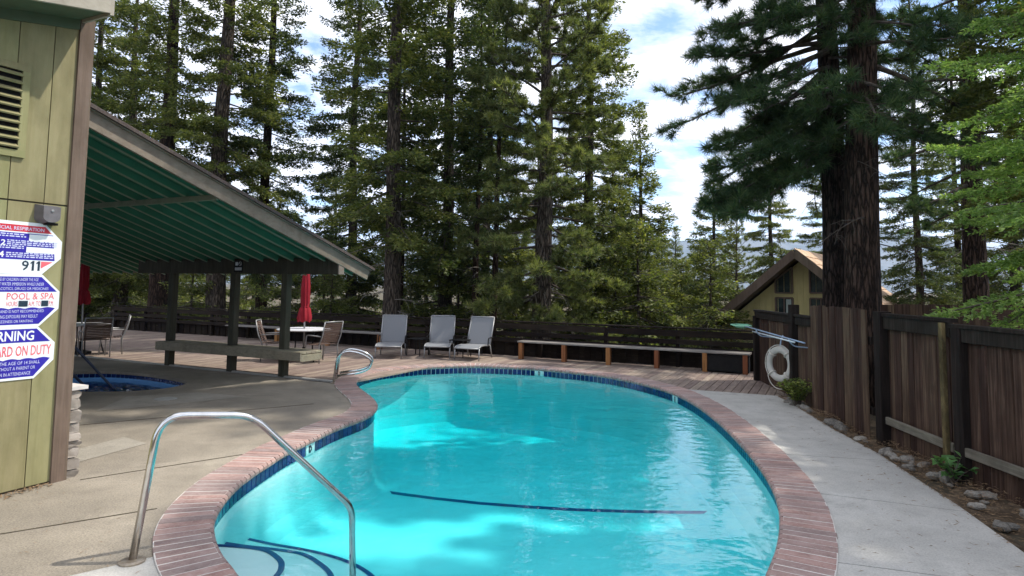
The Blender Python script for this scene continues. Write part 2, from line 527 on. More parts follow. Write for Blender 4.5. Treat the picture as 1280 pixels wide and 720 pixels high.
MT['firdark'] = leafmat('dark_fir_needles', (.048, .076, .032), (.090, .122, .046), (.175, .192, .072), .42)
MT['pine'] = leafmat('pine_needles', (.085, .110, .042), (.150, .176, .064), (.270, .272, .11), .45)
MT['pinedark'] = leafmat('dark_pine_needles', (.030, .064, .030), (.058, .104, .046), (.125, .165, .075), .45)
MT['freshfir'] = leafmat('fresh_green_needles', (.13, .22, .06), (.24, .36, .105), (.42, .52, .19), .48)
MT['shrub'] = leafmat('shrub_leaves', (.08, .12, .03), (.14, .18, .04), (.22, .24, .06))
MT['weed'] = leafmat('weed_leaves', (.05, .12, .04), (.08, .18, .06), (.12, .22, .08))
def groundmat():
    m, t = mat_new('forest_floor')
    v = coords(t, (1, 1, 1), False)
    c = ramp(t, noise(t, v, .35, 6), [(.3, (.05, .042, .026)), (.5, (.10, .08, .05)), (.7, (.18, .145, .10))])
    c = mixc(t, ramp(t, noise(t, v, 7, 8, .7), [(.45, (0, 0, 0)), (.7, (.7, .7, .7))]), c, (.07, .05, .035))
    c = mixc(t, ramp(t, noise(t, v, .16, 4), [(.52, (0, 0, 0)), (.62, (.7, .7, .7))]), c, (.05, .065, .025))
    return finish(m, t, c, .95, 0, .2, noise(t, v, 18, 8, .7), 1.0, .05)
MT['ground'] = groundmat()
def soilmat():
    m, t = mat_new('soil_and_litter')
    v = coords(t, (1, 1, 1), False)
    c = ramp(t, noise(t, v, 6, 8, .7), [(.3, (.045, .032, .022)), (.52, (.12, .085, .055)), (.74, (.25, .19, .13))])
    return finish(m, t, c, .95, 0, .2, noise(t, v, 26, 8, .75), 1.0, .03)
MT['soil'] = soilmat()
MT['rock'] = pm('bed_rock', (.13, .118, .098), (.29, .265, .23), 6, bscale=20, bstr=.6, bdist=.01, rnd=(.6, 1.35))
MT['litter'] = pm('dry_needles', (.14, .085, .045), (.30, .20, .11), 40)
MT['mountain'] = pm('mountain_rock', (.10, .115, .11), (.20, .20, .19), .004, bstr=0, rough=.95)
MT['snow'] = pm('pale_scree', (.55, .54, .55), (.62, .6, .6), .02, bstr=0)

# ================================================================== the setting
RAIL0 = Vector((-.88, 17.24, 0))                              # a point on the railing's line
def rail_pt(t, s=0.0, z=0.0):
    return RAIL0 + D1 * t + D2 * s + ZV * z
def smooth01(x):
    x = min(1, max(0, x)); return x * x * (3 - 2 * x)
def ground_z(x, y):
    p = Vector((x, y, 0)) - RAIL0
    e = p.dot(D2)
    if e < -.6 and x < 4.9 and -9 < y < 22 and x > -30:
        return -4.0
    z = -.22 + .05 * math.sin(x * .7 + 1) * math.sin(y * .6)
    z -= .045 * min(40, max(0, e)) * smooth01((4 - x) / 6)
    z += .14 * min(22, max(0, x - 8)) * smooth01((19 - y) / 6)
    return z
xs = sorted(set([round(v, 2) for v in list(np.arange(-30, 34, 1.0)) + [4.9, 4.95] + [s * 34 * 1.5 ** k for k in range(1, 13) for s in (-1, 1)]]))
ys = sorted(set([round(v, 2) for v in list(np.arange(-12, 50, 1.0)) + [50 * 1.45 ** k for k in range(1, 14)] + [-12 * 1.7 ** k for k in range(1, 11)]]))
g = MB()
for y in ys:
    for x in xs:
        g.v.append((x, y, ground_z(x, y)))
nx = len(xs)
for j in range(len(ys) - 1):
    for i in range(nx - 1):
        g.f.append((j * nx + i, j * nx + i + 1, (j + 1) * nx + i + 1, (j + 1) * nx + i))
g.build('ground', MT['ground'], smooth=True, kind='structure')

# ---- pool outline: the inner edge of the brick coping, read off the photo on the deck plane
inner_px = [(293.7, 720), (278, 702), (266.7, 683), (262, 664), (262.5, 652.6), (268, 638.6), (281, 620), (302, 600), (330, 581), (360, 562.6), (393, 547), (412.5, 537.3), (433.9, 529), (451.3, 522.8), (463, 517), (469.8, 509), (468.8, 503), (463, 496.5), (453.3, 489.3), (445.5, 483), (443.7, 477.5), (450, 472), (465, 466.7), (485, 463), (512, 460), (550, 458), (587, 457), (625, 458), (675, 460.5), (720, 465), (755, 469), (792, 476), (830, 486), (855, 496), (880, 511), (905, 531), (930, 556), (948.6, 578), (967, 605.4), (977.7, 634.5), (979, 662), (974.6, 689.5), (962.4, 718.5)]
ctrl = [P(*p) for p in inner_px]
a0, a1 = ctrl[0], ctrl[-1]
ctrl += [Vector((a1.x - .22, a1.y - .38, 0)), Vector((a1.x - .68, a1.y - .78, 0)), Vector((.1, 3.22, 0)), Vector((a0.x + .75, a0.y - .72, 0)), Vector((a0.x + .25, a0.y - .36, 0))]
def catmull_closed(pts, sub=8):
    out = []
    n = len(pts)
    for i in range(n):
        p0, p1, p2, p3 = pts[i - 1], pts[i], pts[(i + 1) % n], pts[(i + 2) % n]
        for k in range(sub):
            t = k / sub
            out.append(.5 * ((2 * p1) + (p2 - p0) * t + (2 * p0 - 5 * p1 + 4 * p2 - p3) * t * t + (3 * p1 - p0 - 3 * p2 + p3) * t ** 3))
    return out
def resample_closed(pts, n):
    L = [0]
    for i in range(len(pts)):
        L.append(L[-1] + (pts[(i + 1) % len(pts)] - pts[i]).length)
    out = []; j = 0
    for k in range(n):
        s = L[-1] * k / n
        while L[j + 1] < s:
            j += 1
        f = (s - L[j]) / max(1e-9, L[j + 1] - L[j])
        out.append(pts[j].lerp(pts[(j + 1) % len(pts)], f))
    return out, L[-1]
def smooth_closed(pts, it):
    n = len(pts)
    for _ in range(it):
        pts = [(pts[i - 1] + pts[i] * 2 + pts[(i + 1) % n]) / 4 for i in range(n)]
    return pts
raw, PER = resample_closed(catmull_closed(ctrl), 600)
raw = smooth_closed(raw, 12)
NBRICK = min(296, int(PER / .098))
edge, PER = resample_closed(raw, NBRICK * 2)
def outward(pts):
    n = len(pts); out = []
    for i in range(n):
        t = (pts[(i + 2) % n] - pts[i - 2]).normalized()
        out.append(Vector((t.y, -t.x, 0)))
    a = sum(pts[i].x * pts[(i + 1) % n].y - pts[(i + 1) % n].x * pts[i].y for i in range(n))
    return out if a > 0 else [-o for o in out]
onrm = outward(edge)
CW = .36                                                     # coping brick length
outer = [p + o * CW for p, o in zip(edge, onrm)]
mid = [p + o * CW * .6 for p, o in zip(edge, onrm)]
WZ = -.115                                                   # water level

pool = thing('swimming_pool', 'kidney shaped swimming pool with brick coping and turquoise water', 'pool', (0, 8, 0))
# basin: wall rings running down to a coved, sloping floor
def floor_z(y):
    return -.80 - .055 * (min(y, 14) - 4)
b = MB()
ne = len(edge)
rings = []
for (ins, zf) in ((.015, lambda y: -.015), (.015, lambda y: -.17), (.03, lambda y: floor_z(y) * .72), (.09, lambda y: floor_z(y) * .9), (.24, lambda y: floor_z(y) * .985), (.42, lambda y: floor_z(y))):
    r_ = [(p.x + o.x * -(ins - .04), p.y - o.y * (ins - .04), 0) for p, o in zip(edge, onrm)]
    rings.append([(x, y, zf(y)) for x, y, _ in r_])
for r_ in rings:
    b.v += r_
for k in range(len(rings) - 1):
    for i in range(ne):
        j = (i + 1) % ne
        b.f.append((k * ne + i, k * ne + j, (k + 1) * ne + j, (k + 1) * ne + i))
fl = [Vector((x, y, 0)) for x, y, z in rings[-1]]
base_i = (len(rings) - 1) * ne
for a_, b_, c_ in tessellate_polygon([fl]):
    b.f.append((base_i + a_, base_i + b_, base_i + c_))
b.build('basin', MT['plaster'], pool, world=True)
# mortar bed under the coping
mb = MB()
for i in range(ne):
    mb.v += [(edge[i].x, edge[i].y, .0136), (outer[i].x, outer[i].y, .0136), (edge[i].x, edge[i].y, -.055), (outer[i].x, outer[i].y, -.055)]
for i in range(ne):
    j = (i + 1) % ne
    mb.f += [(4 * i, 4 * i + 1, 4 * j + 1, 4 * j), (4 * i + 2, 4 * i, 4 * j, 4 * j + 2), (4 * i + 1, 4 * i + 3, 4 * j + 3, 4 * j + 1), (4 * i + 3, 4 * i + 2, 4 * j + 2, 4 * j + 3)]
mb.build('mortar_bed', MT['mortar'], pool, world=True)
# coping bricks, each its own piece with a rounded nose
for k in range(NBRICK):
    i0, i1 = (2 * k) % ne, (2 * k + 2) % ne
    im = (2 * k + 1) % ne
    c = (edge[im] + onrm[im] * CW * .5)
    g_ = .0075
    tang = (edge[i1] - edge[i0]).normalized()
    dz = random.uniform(.001, .005)
    ext = random.uniform(-.006, .006)
    prof = [(-.012, -.052), (-.028, -.036), (-.030, -.012), (-.018, .006), (.004, .013), (CW - .004 + ext, .013), (CW + ext, .006), (CW + ext, -.052)]
    vs = []
    for (pp, nn, sg) in ((edge[i0], onrm[i0], 1), (edge[i1], onrm[i1], -1)):
        for (r_, z) in prof:
            q = pp + nn * r_ + tang * g_ * sg - c
            vs.append((q.x, q.y, z + dz))
    n_ = len(prof)
    q = MB().add(vs, [(i, (i + 1) % n_, n_ + (i + 1) % n_, n_ + i) for i in range(n_)] + [tuple(range(n_ - 1, -1, -1)), tuple(range(n_, 2 * n_))])
    q.build('brick', MT['brick'], pool, world=True, loc=c)
# waterline tiles, a depth marker let in at three places
marks = [P(398, 552), P(661, 462), P(840, 490)]
NT = 280
tedge, _ = resample_closed(raw, NT)
tn = outward(tedge)
tw = PER / NT
tm = MB().cbox((0, 0, 0), (tw * .88, .012, .125), .003).mesh('tile')
tm.materials.append(MT['tile'])
mk_i = {}
for mi_, q in enumerate(marks):
    k = min(range(NT), key=lambda i: (tedge[i] - q).length)
    mk_i[k] = mi_; mk_i[(k + 1) % NT] = -1
for k in range(NT):
    p = tedge[k] + (tedge[(k + 1) % NT] - tedge[k]) * .5
    t_ = (tedge[(k + 1) % NT] - tedge[k]).normalized()
    nn = Vector((t_.y, -t_.x, 0))
    if nn.dot(tn[k]) < 0: nn = -nn
    R = Matrix((t_, nn, ZV)).transposed().to_4x4()
    if k in mk_i:
        if mk_i[k] < 0:
            continue
        p = tedge[(k + 1) % NT]
        R.translation = p + nn * .016 + ZV * -.112
        dm = MB().cbox((0, 0, 0), (tw * 1.9, .016, .13), .003).build('depth_marker', MT['marker'], pool, world=True, mw=R)
        mk = MB()
        if mk_i[k] == 0:
            mk.box((-.03, -.0105, 0), (.022, .004, .08)); mk.box((.005, -.0105, .02), (.05, .004, .018), Matrix.Rotation(.8, 3, 'Y')); mk.box((.005, -.0105, -.02), (.05, .004, .018), Matrix.Rotation(-.8, 3, 'Y'))
        else:
            mk.box((-.016, -.0105, 0), (.014, .004, .08)); mk.box((.016, -.0105, 0), (.014, .004, .08)); mk.box((0, -.0105, .036), (.03, .004, .014)); mk.box((0, -.0105, -.036), (.03, .004, .014))
        mk.build('numeral', MT['ink'], dm)
        continue
    R.translation = p + nn * .018 + ZV * -.112
    obj('tile', tm, None, pool, world=True, mw=R)
# floor stripe, drains, entry steps with dark nosing lines
def floor_pt(px, py, dz=.006):
    p = P(px, py, -1.0)
    for _ in range(6):
        p = P(px, py, floor_z(p.y) + dz)
    return p
sp_px = [(440, 607.5), (480, 614.5), (540, 622.5), (600, 629), (660, 633.5), (720, 637), (780, 639), (840, 640), (905, 640.5)]
pts = [floor_pt(*q) for q in sp_px]
st = MB()
for i, p in enumerate(pts):
    t_ = (pts[min(i + 1, len(pts) - 1)] - pts[max(i - 1, 0)]).normalized()
    s_ = Vector((-t_.y, t_.x, 0)) * .052
    st.v += [tuple(p - s_), tuple(p + s_)]
for i in range(len(pts) - 1):
    st.f.append((2 * i, 2 * i + 2, 2 * i + 3, 2 * i + 1))
st.build('floor_stripe', MT['stripe'], pool, world=True)
for q in ((586, 517), (656, 519.5)):
    p = floor_pt(*q, 0)
    MB().lathe([(.13, 0), (.13, .03), (.10, .05), (.0, .055)], 18).build('drain_cover', MT['marker'], pool, world=True, loc=p)
step_px = [
    ([(265.5, 680.3), (292.5, 681.7), (320.6, 684.3), (339.4, 689), (353.4, 699.5), (355.8, 709), (350, 720)], -.26),
    ([(279.6, 677.3), (311, 682), (344, 685.5), (379, 691.3), (400, 702), (416.7, 718)], -.44),
    ([(307.7, 672), (344, 679.6), (391, 688), (435.4, 700.7), (466, 718)], -.62)]
for px_, z in step_px:
    c_ = [P(x, y, z) for x, y in px_]
    dirn = (c_[-1] - c_[-2]).normalized()
    first = (c_[0] - c_[1]).normalized()
    arc = [c_[0] + first * .5] + c_ + [c_[-1] + dirn * .25 + Vector((-.06, -.1, 0)), c_[-1] + dirn * .5 + Vector((-.25, -.3, 0)), Vector((c_[-1].x - .3, 2.8, 0))]
    # a smooth run through the points
    dense = []
    for i in range(len(arc) - 1):
        p0, p1, p2, p3 = arc[max(i - 1, 0)], arc[i], arc[i + 1], arc[min(i + 2, len(arc) - 1)]
        for k in range(6):
            t = k / 6
            dense.append(.5 * ((2 * p1) + (p2 - p0) * t + (2 * p0 - 5 * p1 + 4 * p2 - p3) * t * t + (3 * p1 - p0 - 3 * p2 + p3) * t ** 3))
    dense.append(arc[-1])
    poly = [(p.x, p.y) for p in dense] + [(-3.4, 2.8), (-3.4, dense[0].y + .1)]
    sm = MB()
    n_ = len(poly)
    sm.v += [(x, y, z) for x, y in poly] + [(x, y, -1.2) for x, y in poly]
    for a_, b_, c2 in tessellate_polygon([[Vector((x, y, 0)) for x, y in poly]]):
        sm.f.append((a_, b_, c2))
    sm.f += [(i, (i + 1) % n_, n_ + (i + 1) % n_, n_ + i) for i in range(n_)]
    sobj = sm.build('step', MT['stepplaster'], pool, world=True)
    nl = MB()
    for i, p in enumerate(dense):
        t_ = (dense[min(i + 1, len(dense) - 1)] - dense[max(i - 1, 0)]).normalized()
        s_ = Vector((t_.y, -t_.x, 0))
        if s_.y > 0 and s_.x < 0: s_ = s_
        e0 = p + s_ * .045; e1 = p - s_ * .0
        nl.v += [(e0.x, e0.y, z + .004), (e1.x, e1.y, z + .004)]
    for i in range(len(dense) - 1):
        nl.f.append((2 * i, 2 * i + 2, 2 * i + 3, 2 * i + 1))
    nl.build('nosing_line', MT['stripe'], sobj, world=True)
wl_ = [(p.x + o.x * .03, p.y + o.y * .03) for p, o in zip(edge, onrm)]
wq = MB().sheet([wl_], WZ)
nw_ = len(wl_)
bot_ = [(p.x + o.x * .12, p.y + o.y * .12) for p, o in zip(edge, onrm)]
wq.v += [(x, y, -2.2) for x, y in bot_]
wq.f += [(nw_ + i, nw_ + (i + 1) % nw_, (i + 1) % nw_, i) for i in range(nw_)]
wq.f += [(nw_ + c, nw_ + b2, nw_ + a2) for a2, b2, c in [tuple(f_) for f_ in wq.f[:len(wq.f) - nw_]]]
wq.build('pool_water', MT['water'], kind='structure')

# ---- concrete: patio on the clubhouse side, pale slabs round the near end and along the fence
POST0 = Vector((-5.86, 13.35, 0))                            # a point on the line of pavilion posts
def pv(t, s, z=0.0):
    return POST0 + D1 * t + D2 * s + ZV * z
spa_px = [(60, 468), (85, 465.5), (120, 464.5), (150, 465), (185, 468), (212, 472), (228, 475), (236, 478.5), (228, 482.5), (205, 486.5), (170, 489.5), (130, 490.5), (80, 490), (40, 486), (30, 477)]
spa_c = [P(*q) for q in spa_px]
spa_edge, spa_per = resample_closed(smooth_closed(resample_closed(catmull_closed(spa_c), 150)[0], 4), 84)
def nearest(pts, q):
    return min(range(len(pts)), key=lambda i: (pts[i] - q).length)
farL = nearest(outer, P(430, 480)); farR = nearest(outer, P(853, 485)); nearL = nearest(outer, P(197, 693))
def arc_idx(a, b_, stepdir):
    out = [a]
    while out[-1] != b_:
        out.append((out[-1] + stepdir) % ne)
    return out
ccw = 1 if sum(edge[i].x * edge[(i + 1) % ne].y - edge[(i + 1) % ne].x * edge[i].y for i in range(ne)) > 0 else -1
# left patio: from farL along the left side of the pool down to nearL
ia = arc_idx(farL, nearL, ccw)
left_arc = [mid[i] for i in ia]
jl = P(20, 735)
patio_poly = [(p.x, p.y) for p in left_arc] + [(jl.x, jl.y), (-6, 1.5), (-14, 1.5), (-22, 12), (pv(-16, 0).x, pv(-16, 0).y)]
MB().sheet([patio_poly, [(p.x, p.y) for p in spa_edge]], 0.0).build('patio', MT['patio'], kind='structure')
for pp in ([(92, 563), (155, 546.6), (184, 554.6), (94, 579)], [(120, 514), (159, 496), (249, 490.7), (307, 496), (202, 507)]):
    pl_ = MB().sheet([[tuple(P(*q)[:2]) for q in pp]], .004); pl_.build('concrete_patch', MT['patch'], kind='structure')
for (pa_, pb2) in (((100, 600), (318, 566)), ((95, 532), (392, 505)), ((0, 668), (196, 636))):
    ja, jb = P(*pa_), P(*pb2)
    MB().beam((ja.x, ja.y, .0025), (jb.x, jb.y, .0025), .013, .004, .001).build('control_joint', MT['groove'], kind='structure')
# right walk and near slabs, split by joints
walk = bpy.data.objects.new('walkway', None)
COL.objects.link(walk); walk['kind'] = 'structure'
wedge = [P(*q) for q in ((975, 495), (990, 503), (1040, 535), (1100, 568), (1200, 633), (1280, 690))]
wedge.append(Vector((3.2, 3.2, 0))); wedge.append(Vector((2.95, 1.0, 0)))
def edge_at(y):
    for a_, b_ in zip(wedge, wedge[1:]):
        if b_.y <= y <= a_.y:
            f = (y - a_.y) / (b_.y - a_.y)
            return a_.lerp(b_, f)
    return wedge[0]
joints = [(P(868, 489), wedge[0]), (P(975, 568), P(1102, 576)), (P(1018, 616), P(1205, 640)), (P(1042, 704), Vector((3.35, 4.0, 0))), ]
# slab polygons: between successive joint lines, pool arc on one side and bed edge on the other
prev_i = farR
prev_e = wedge[0]
wm = MB()
slabs = []
for (pa, pb) in joints[1:]:
    i1 = nearest(outer, pa)
    arc = [mid[i] for i in arc_idx(prev_i, i1, -ccw)]
    pe = edge_at(pb.y)
    ed = [prev_e] + [q for q in wedge if pe.y < q.y < prev_e.y] + [pe]
    slabs.append(arc + ed[::-1])
    prev_i, prev_e = i1, pe
near_i = nearest(outer, Vector((.1, 2.9, 0)))
slabs.append([mid[i] for i in arc_idx(prev_i, near_i, -ccw)] + [Vector((.1, 1.0, 0)), Vector((2.95, 1.0, 0)), Vector((3.2, 3.2, 0)), prev_e])
slabs.append([mid[i] for i in arc_idx(near_i, nearL, -ccw)] + [jl, Vector((-6, 1.5, 0)), Vector((-6, 1.0, 0)), Vector((.1, 1.0, 0))])
for s_ in slabs:
    c = sum((p for p in s_), Vector()) / len(s_)
    q = []
    for p in s_:                                             # draw each slab in a little so the joint shows
        d = (c - p); d.z = 0
        q.append((p.x + d.x / max(d.length, .01) * .008, p.y + d.y / max(d.length, .01) * .008))
    tri = tessellate_polygon([[Vector((x, y, 0)) for x, y in q]])
    m_ = MB(); n_ = len(q)
    m_.v = [(x, y, .002) for x, y in q] + [(x, y, -.07) for x, y in q]
    m_.f = [t for t in tri] + [(i, (i + 1) % n_, n_ + (i + 1) % n_, n_ + i) for i in range(n_)]
    m_.build('slab', MT['walk'], walk)
MB().sheet([[(x, y) for x, y in ((-6, .9), (4.0, .9), (4.6, 6), (4.75, 12), (3, 12.6))] + [(p.x, p.y) for p in [mid[i] for i in arc_idx(farR, nearL, -ccw)]] + [(jl.x, jl.y)]], -.02).build('joint_bed', MT['groove'], walk)
# ---- planting bed along the fence
bed = MB()
left = [q for q in wedge]
fx = lambda y: 4.36 + (.03 * (y - 6) if y > 6 else 0) + .1
M_ = 60
ysb = [11.9 - i * (11.9 - 1.5) / M_ for i in range(M_ + 1)]
for y in ysb:
    e = edge_at(min(y, wedge[0].y - .01))
    x0 = e.x + (.0 if y < wedge[0].y else .1) - .03; x1 = max(fx(y) + .5, x0 + .3)
    for k in range(9):
        f = k / 8
        bed.v.append((x0 + (x1 - x0) * f, y, -.025 + .05 * f + random.uniform(-.015, .03)))
for i in range(M_):
    for k in range(8):
        bed.f.append((i * 9 + k, i * 9 + k + 1, (i + 1) * 9 + k + 1, (i + 1) * 9 + k))
bed.build('planting_bed', MT['soil'], smooth=True, kind='structure')

# ---- timber deck between the pool, the post line and the railing: one plank at a time
deck = bpy.data.objects.new('timber_deck', None)
COL.objects.link(deck); deck['kind'] = 'structure'
PW = .142
L2 = P(975, 494.5); L2b = P(858, 486)
def deck_start(t, s_lo):
    """how far towards the pool a plank at offset t along the railing may run (measured along D2 from the railing)"""
    best = s_lo
    return best
midset = [(mid[i], (mid[i] - RAIL0).dot(D1), (mid[i] - RAIL0).dot(D2)) for i in range(ne)]
tL = (outer[farL] - RAIL0).dot(D1); tR = (outer[farR] - RAIL0).dot(D1)
s_post = (POST0 - RAIL0).dot(D2)
meshes = {}
t = -21.0
pk = 0
while t < 7.9:
    tc_ = t + PW / 2
    if tc_ < tL:
        s0 = s_post
    elif tc_ < tR:
        s0 = max([q[2] for q in midset if abs(q[1] - tc_) < .12 and q[2] > -7.0] or [s_post])
    else:
        s0 = (L2 - RAIL0).dot(D2) - .45
    s1 = .22
    key = round(s1 - s0, 1)
    L = s1 - s0
    me = MB().cbox((0, 0, 0), (PW - .008, L, .035), .004).mesh('plank')
    me.materials.append(MT['deckboard'])
    c = rail_pt(tc_, (s0 + s1) / 2, -.0195 + random.uniform(-.0015, .0015))
    M4 = grid_matrix(c)
    obj('plank', me, None, deck, mw=M4)
    t += PW
# black sheet that paints the shade below the plank gaps
MB().sheet([[tuple(rail_pt(-22, .3)[:2]), tuple(rail_pt(7.5, .3)[:2]), tuple(rail_pt(7.5, -2.6)[:2]), (L2.x - .2, L2.y + .1), (L2b.x, L2b.y)] + [(mid[i].x, mid[i].y) for i in arc_idx(farR, farL, ccw)] + [tuple(pv(-16, .02)[:2])]], -.045).build('deck_gap_shade', MT['black'], deck)
# pale curb strip where the planks meet the patio
cs = MB(); 
cs.beam(pv(-12, -.02, -.01), pv((outer[farL] - POST0).dot(D1) + .05, -.02, -.01), .07, .036, .004)
cs.build('curb_strip', MT['walk'], kind='structure')

# ================================================================== buildings on the clubhouse side
CN = P(78, 600)                                # corner of the clubhouse wall at the ground
def WP(px, py, off=0.0):
    p = PN(px, py, CN + D1 * off, D1)
    return (p - CN).dot(D2), p.z
WM = Matrix(((D2.x, 0, D1.x, CN.x), (D2.y, 0, D1.y, CN.y), (0, 1, 0, 0), (0, 0, 0, 1)))   # local: x along wall, y up, z out of wall
club = thing('clubhouse', 'olive green clubhouse wall with vertical siding and taupe corner trim', 'building', CN)
def wall_box(name, a0, a1, z0, z1, o0, o1, mat, parent, **kw):
    q = MB().box(((a0 + a1) / 2, (z0 + z1) / 2, (o0 + o1) / 2), (a1 - a0, z1 - z0, o1 - o0))
    q.v = [tuple(WM @ Vector(v)) for v in q.v]
    return q.build(name, mat, parent, world=True, **kw)
SLOPE = .22
EC = (PN(138, 16, CN + D1 * .45, D1) - CN)
ea, fz = EC.dot(D2), EC.z
EZ = fz + .02                                                   # soffit height
q = MB().box((-3, 2, -4.006), (6, 4, 7.988)); q.v = [tuple(WM @ Vector((v[0], -.3 if v[1] < 1 else fz + .2 + SLOPE * (v[0] - ea), v[2]))) for v in q.v]
q.build('wall', MT['groove'], club, world=True)
# siding panels between grooves; the vent interrupts one of them
va1 = WP(24, 135)[0]; vz0 = WP(15, 187)[1]; vz1 = WP(15, 86)[1]
GA = WP(62, 150)[0]
grooves = [-6, -5.5, -5, -4.5, -4, -3.5, -3.1, -2.8, -2.5, -2.2, -1.9, -1.6, -1.30, -1.08] + [GA - .56, GA - .28, GA, -.10]
for a0_, a1_ in zip(grooves, grooves[1:]):
    for z0_, z1_ in ((.02, 2.47), (2.485, max(2.6, fz - .02 + SLOPE * (a1_ - ea)))):
        wall_box('siding_panel', a0_ + .004, a1_ - .004, z0_, z1_, -.012, 0, MT['siding'], club)
wall_box('corner_trim', -.112, .004, 0.0, EZ + .02, -.02, .024, MT['trimbrown'], club)
wall_box('corner_return', -.004, .02, 0.0, EZ + .02, -.12, .0235, MT['trimbrown'], club)
# louvred vent
wall_box('vent_frame', -1.1, va1 + .06, vz0 - .06, vz0, 0, .025, MT['siding'], club)
wall_box('vent_frame', -1.1, va1 + .06, vz1, vz1 + .06, 0, .025, MT['siding'], club)
wall_box('vent_frame', va1, va1 + .06, vz0, vz1, 0, .024, MT['siding'], club)
wall_box('vent_back', -1.1, va1, vz0, vz1, 0, .003, MT['black'], club)
ns = 10
for i in range(ns):
    z = vz0 + (i + .5) * (vz1 - vz0) / ns
    q = MB().box((0, 0, 0), (va1 + 1.1 - .004, .014, .05), Matrix.Rotation(.6, 3, 'X'))
    q.v = [tuple(WM @ (Vector(v) + Vector(((va1 - 1.1) / 2, z, .022)))) for v in q.v]
    q.build('vent_slat', MT['siding'], club, world=True)
# eaves: the roof edge climbs gently away from the camera
def slope_box(name, a0, a1, z0, z1, o0, o1, mat):
    q = MB().box(((a0 + a1) / 2, (z0 + z1) / 2, (o0 + o1) / 2), (a1 - a0, z1 - z0, o1 - o0))
    q.v = [tuple(WM @ Vector((v[0], v[1] + SLOPE * (v[0] - ea), v[2]))) for v in q.v]
    return q.build(name, mat, club, world=True)
OV = .45
slope_box('fascia', -6, ea, fz, fz + .26, OV - .035, OV, MT['fascia'])
slope_box('fascia_end', ea, ea + .035, fz - .02, fz + .26, -.6, OV - .001, MT['fascia'])
slope_box('soffit', -6, ea - .002, fz + .01, fz + .04, -.3, OV - .036, MT['soffit'])
slope_box('frieze_board', -6, -.115, fz - .085, fz + .012, .001, .02, MT['soffit'])
slope_box('roof', -6, ea + .06, fz + .262, fz + .30, -8, OV + .06, MT['shingle'])

# stone veneer on the return wall
rs = random.Random(3)
z = 0.0
bk = wall_box('veneer_backing', .021, .10, -.05, .80, -1.6, -.04, MT['mortar'], club)
while z < .78:
    h = rs.uniform(.05, .13)
    if z + h > .78: h = .79 - z
    a_off = rs.uniform(.115, .155)
    o_ = rs.uniform(-.015, .012)
    x = 0.0
    first = True
    while x < 1.5:
        ln = rs.uniform(.12, .3)
        c = ((.02 + a_off) / 2, z + h / 2, o_ - x - ln / 2 if first else -x - ln / 2)
        q = MB().cbox((0, 0, 0), (a_off - .02, h - .008, ln - .008), .018)
        q.v = [(v[0] + rs.uniform(-.008, .008), v[1] + rs.uniform(-.006, .006), v[2] + rs.uniform(-.008, .008)) for v in q.v]
        q.v = [tuple(WM @ (Vector(v) + Vector(c))) for v in q.v]
        q.build('stone', MT['stone1'], club, world=True)
        x += ln; first = False
    z += h
wall_box('veneer_cap', .02, .17, .792, .825, -1.6, .015, MT['mortar'], club)

# ---- wall light
a_, z_ = WP(62, 268, .06)
wl = thing('wall_light', 'grey rounded wall light above the pool rules signs', 'light', mw=WM @ Matrix.Translation((a_, z_, 0)))
q = MB()
prof = []
for i in range(13):
    an = math.pi * i / 12
    prof.append((.093 * math.cos(an), -.035 - .055 * math.sin(an)))
q2 = [(-.093, .085), (.093, .085)]
poly = [(.093, .085), (-.093, .085)] + [(-x, y) for x, y in [(p[0], p[1]) for p in prof]]
q.prism([(p[0], p[1]) for p in poly], 0, .10)
q.v = [(v[0] * (1 - .25 * (v[2] > .05)), v[1] * (1 - .2 * (v[2] > .05)), v[2]) for v in q.v]
q.build('housing', MT['greyplastic'], wl)
MB().box((.02, -.085, .05), (.09, .02, .06)).build('lens', MT['black'], wl)
MB().lathe([(.012, .1), (.012, .108), (.0, .11)], 10, (0, .03, 0)).build('sensor_eye', MT['alu'], wl)

# ---- pool rules signs
def text_mesh(s, w_, h, bold=0.0, space=1.0):
    cu = bpy.data.curves.new('lettering', 'FONT')
    cu.body = s
    cu.resolution_u = 2
    cu.offset = bold
    cu.space_character = space
    to = bpy.data.objects.new('lettering', cu)
    COL.objects.link(to)
    dg = bpy.context.evaluated_depsgraph_get()
    me = bpy.data.meshes.new_from_object(to.evaluated_get(dg))
    bpy.data.objects.remove(to)
    n = len(me.vertices)
    co = np.empty(n * 3); me.vertices.foreach_get('co', co); co = co.reshape(-1, 3)
    lo, hi = co.min(0), co.max(0)
    co[:, 0] = (co[:, 0] - lo[0]) / (hi[0] - lo[0]) * w_
    co[:, 1] = (co[:, 1] - lo[1]) / (hi[1] - lo[1]) * h
    co[:, 2] = 0
    me.vertices.foreach_set('co', co.ravel())
    me.update()
    return me
SW, SH, CH = .79, .452, .150
def sign(tip, z1, label, tilt=0.0):
    """z1: top edge height; local origin: centre of the panel"""
    M4 = WM @ Matrix.Translation((tip - SW / 2, z1 - SH / 2, .004)) @ Matrix.Rotation(tilt, 4, 'Z')
    s = thing('pool_rules_sign', label, 'sign', mw=M4, group='pool rules signs on the olive wall')
    X, Y = SW / 2, SH / 2
    oct_ = lambda i: [(-X + CH, -Y + i), (X - CH, -Y + i), (X - i, -Y + CH + .0), (X - i, Y - CH), (X - CH, Y - i), (-X + CH, Y - i), (-X + i, Y - CH), (-X + i, -Y + CH)]
    MB().prism(oct_(0), 0, .004).build('panel', MT['white'], s)
    return s
def band(s, poly, mat, name='printed_band', z=.0048):
    q = MB(); q.v = [(x, y, z) for x, y in poly]; q.f = [tuple(range(len(poly)))]
    return q.build(name, MT[mat], s)
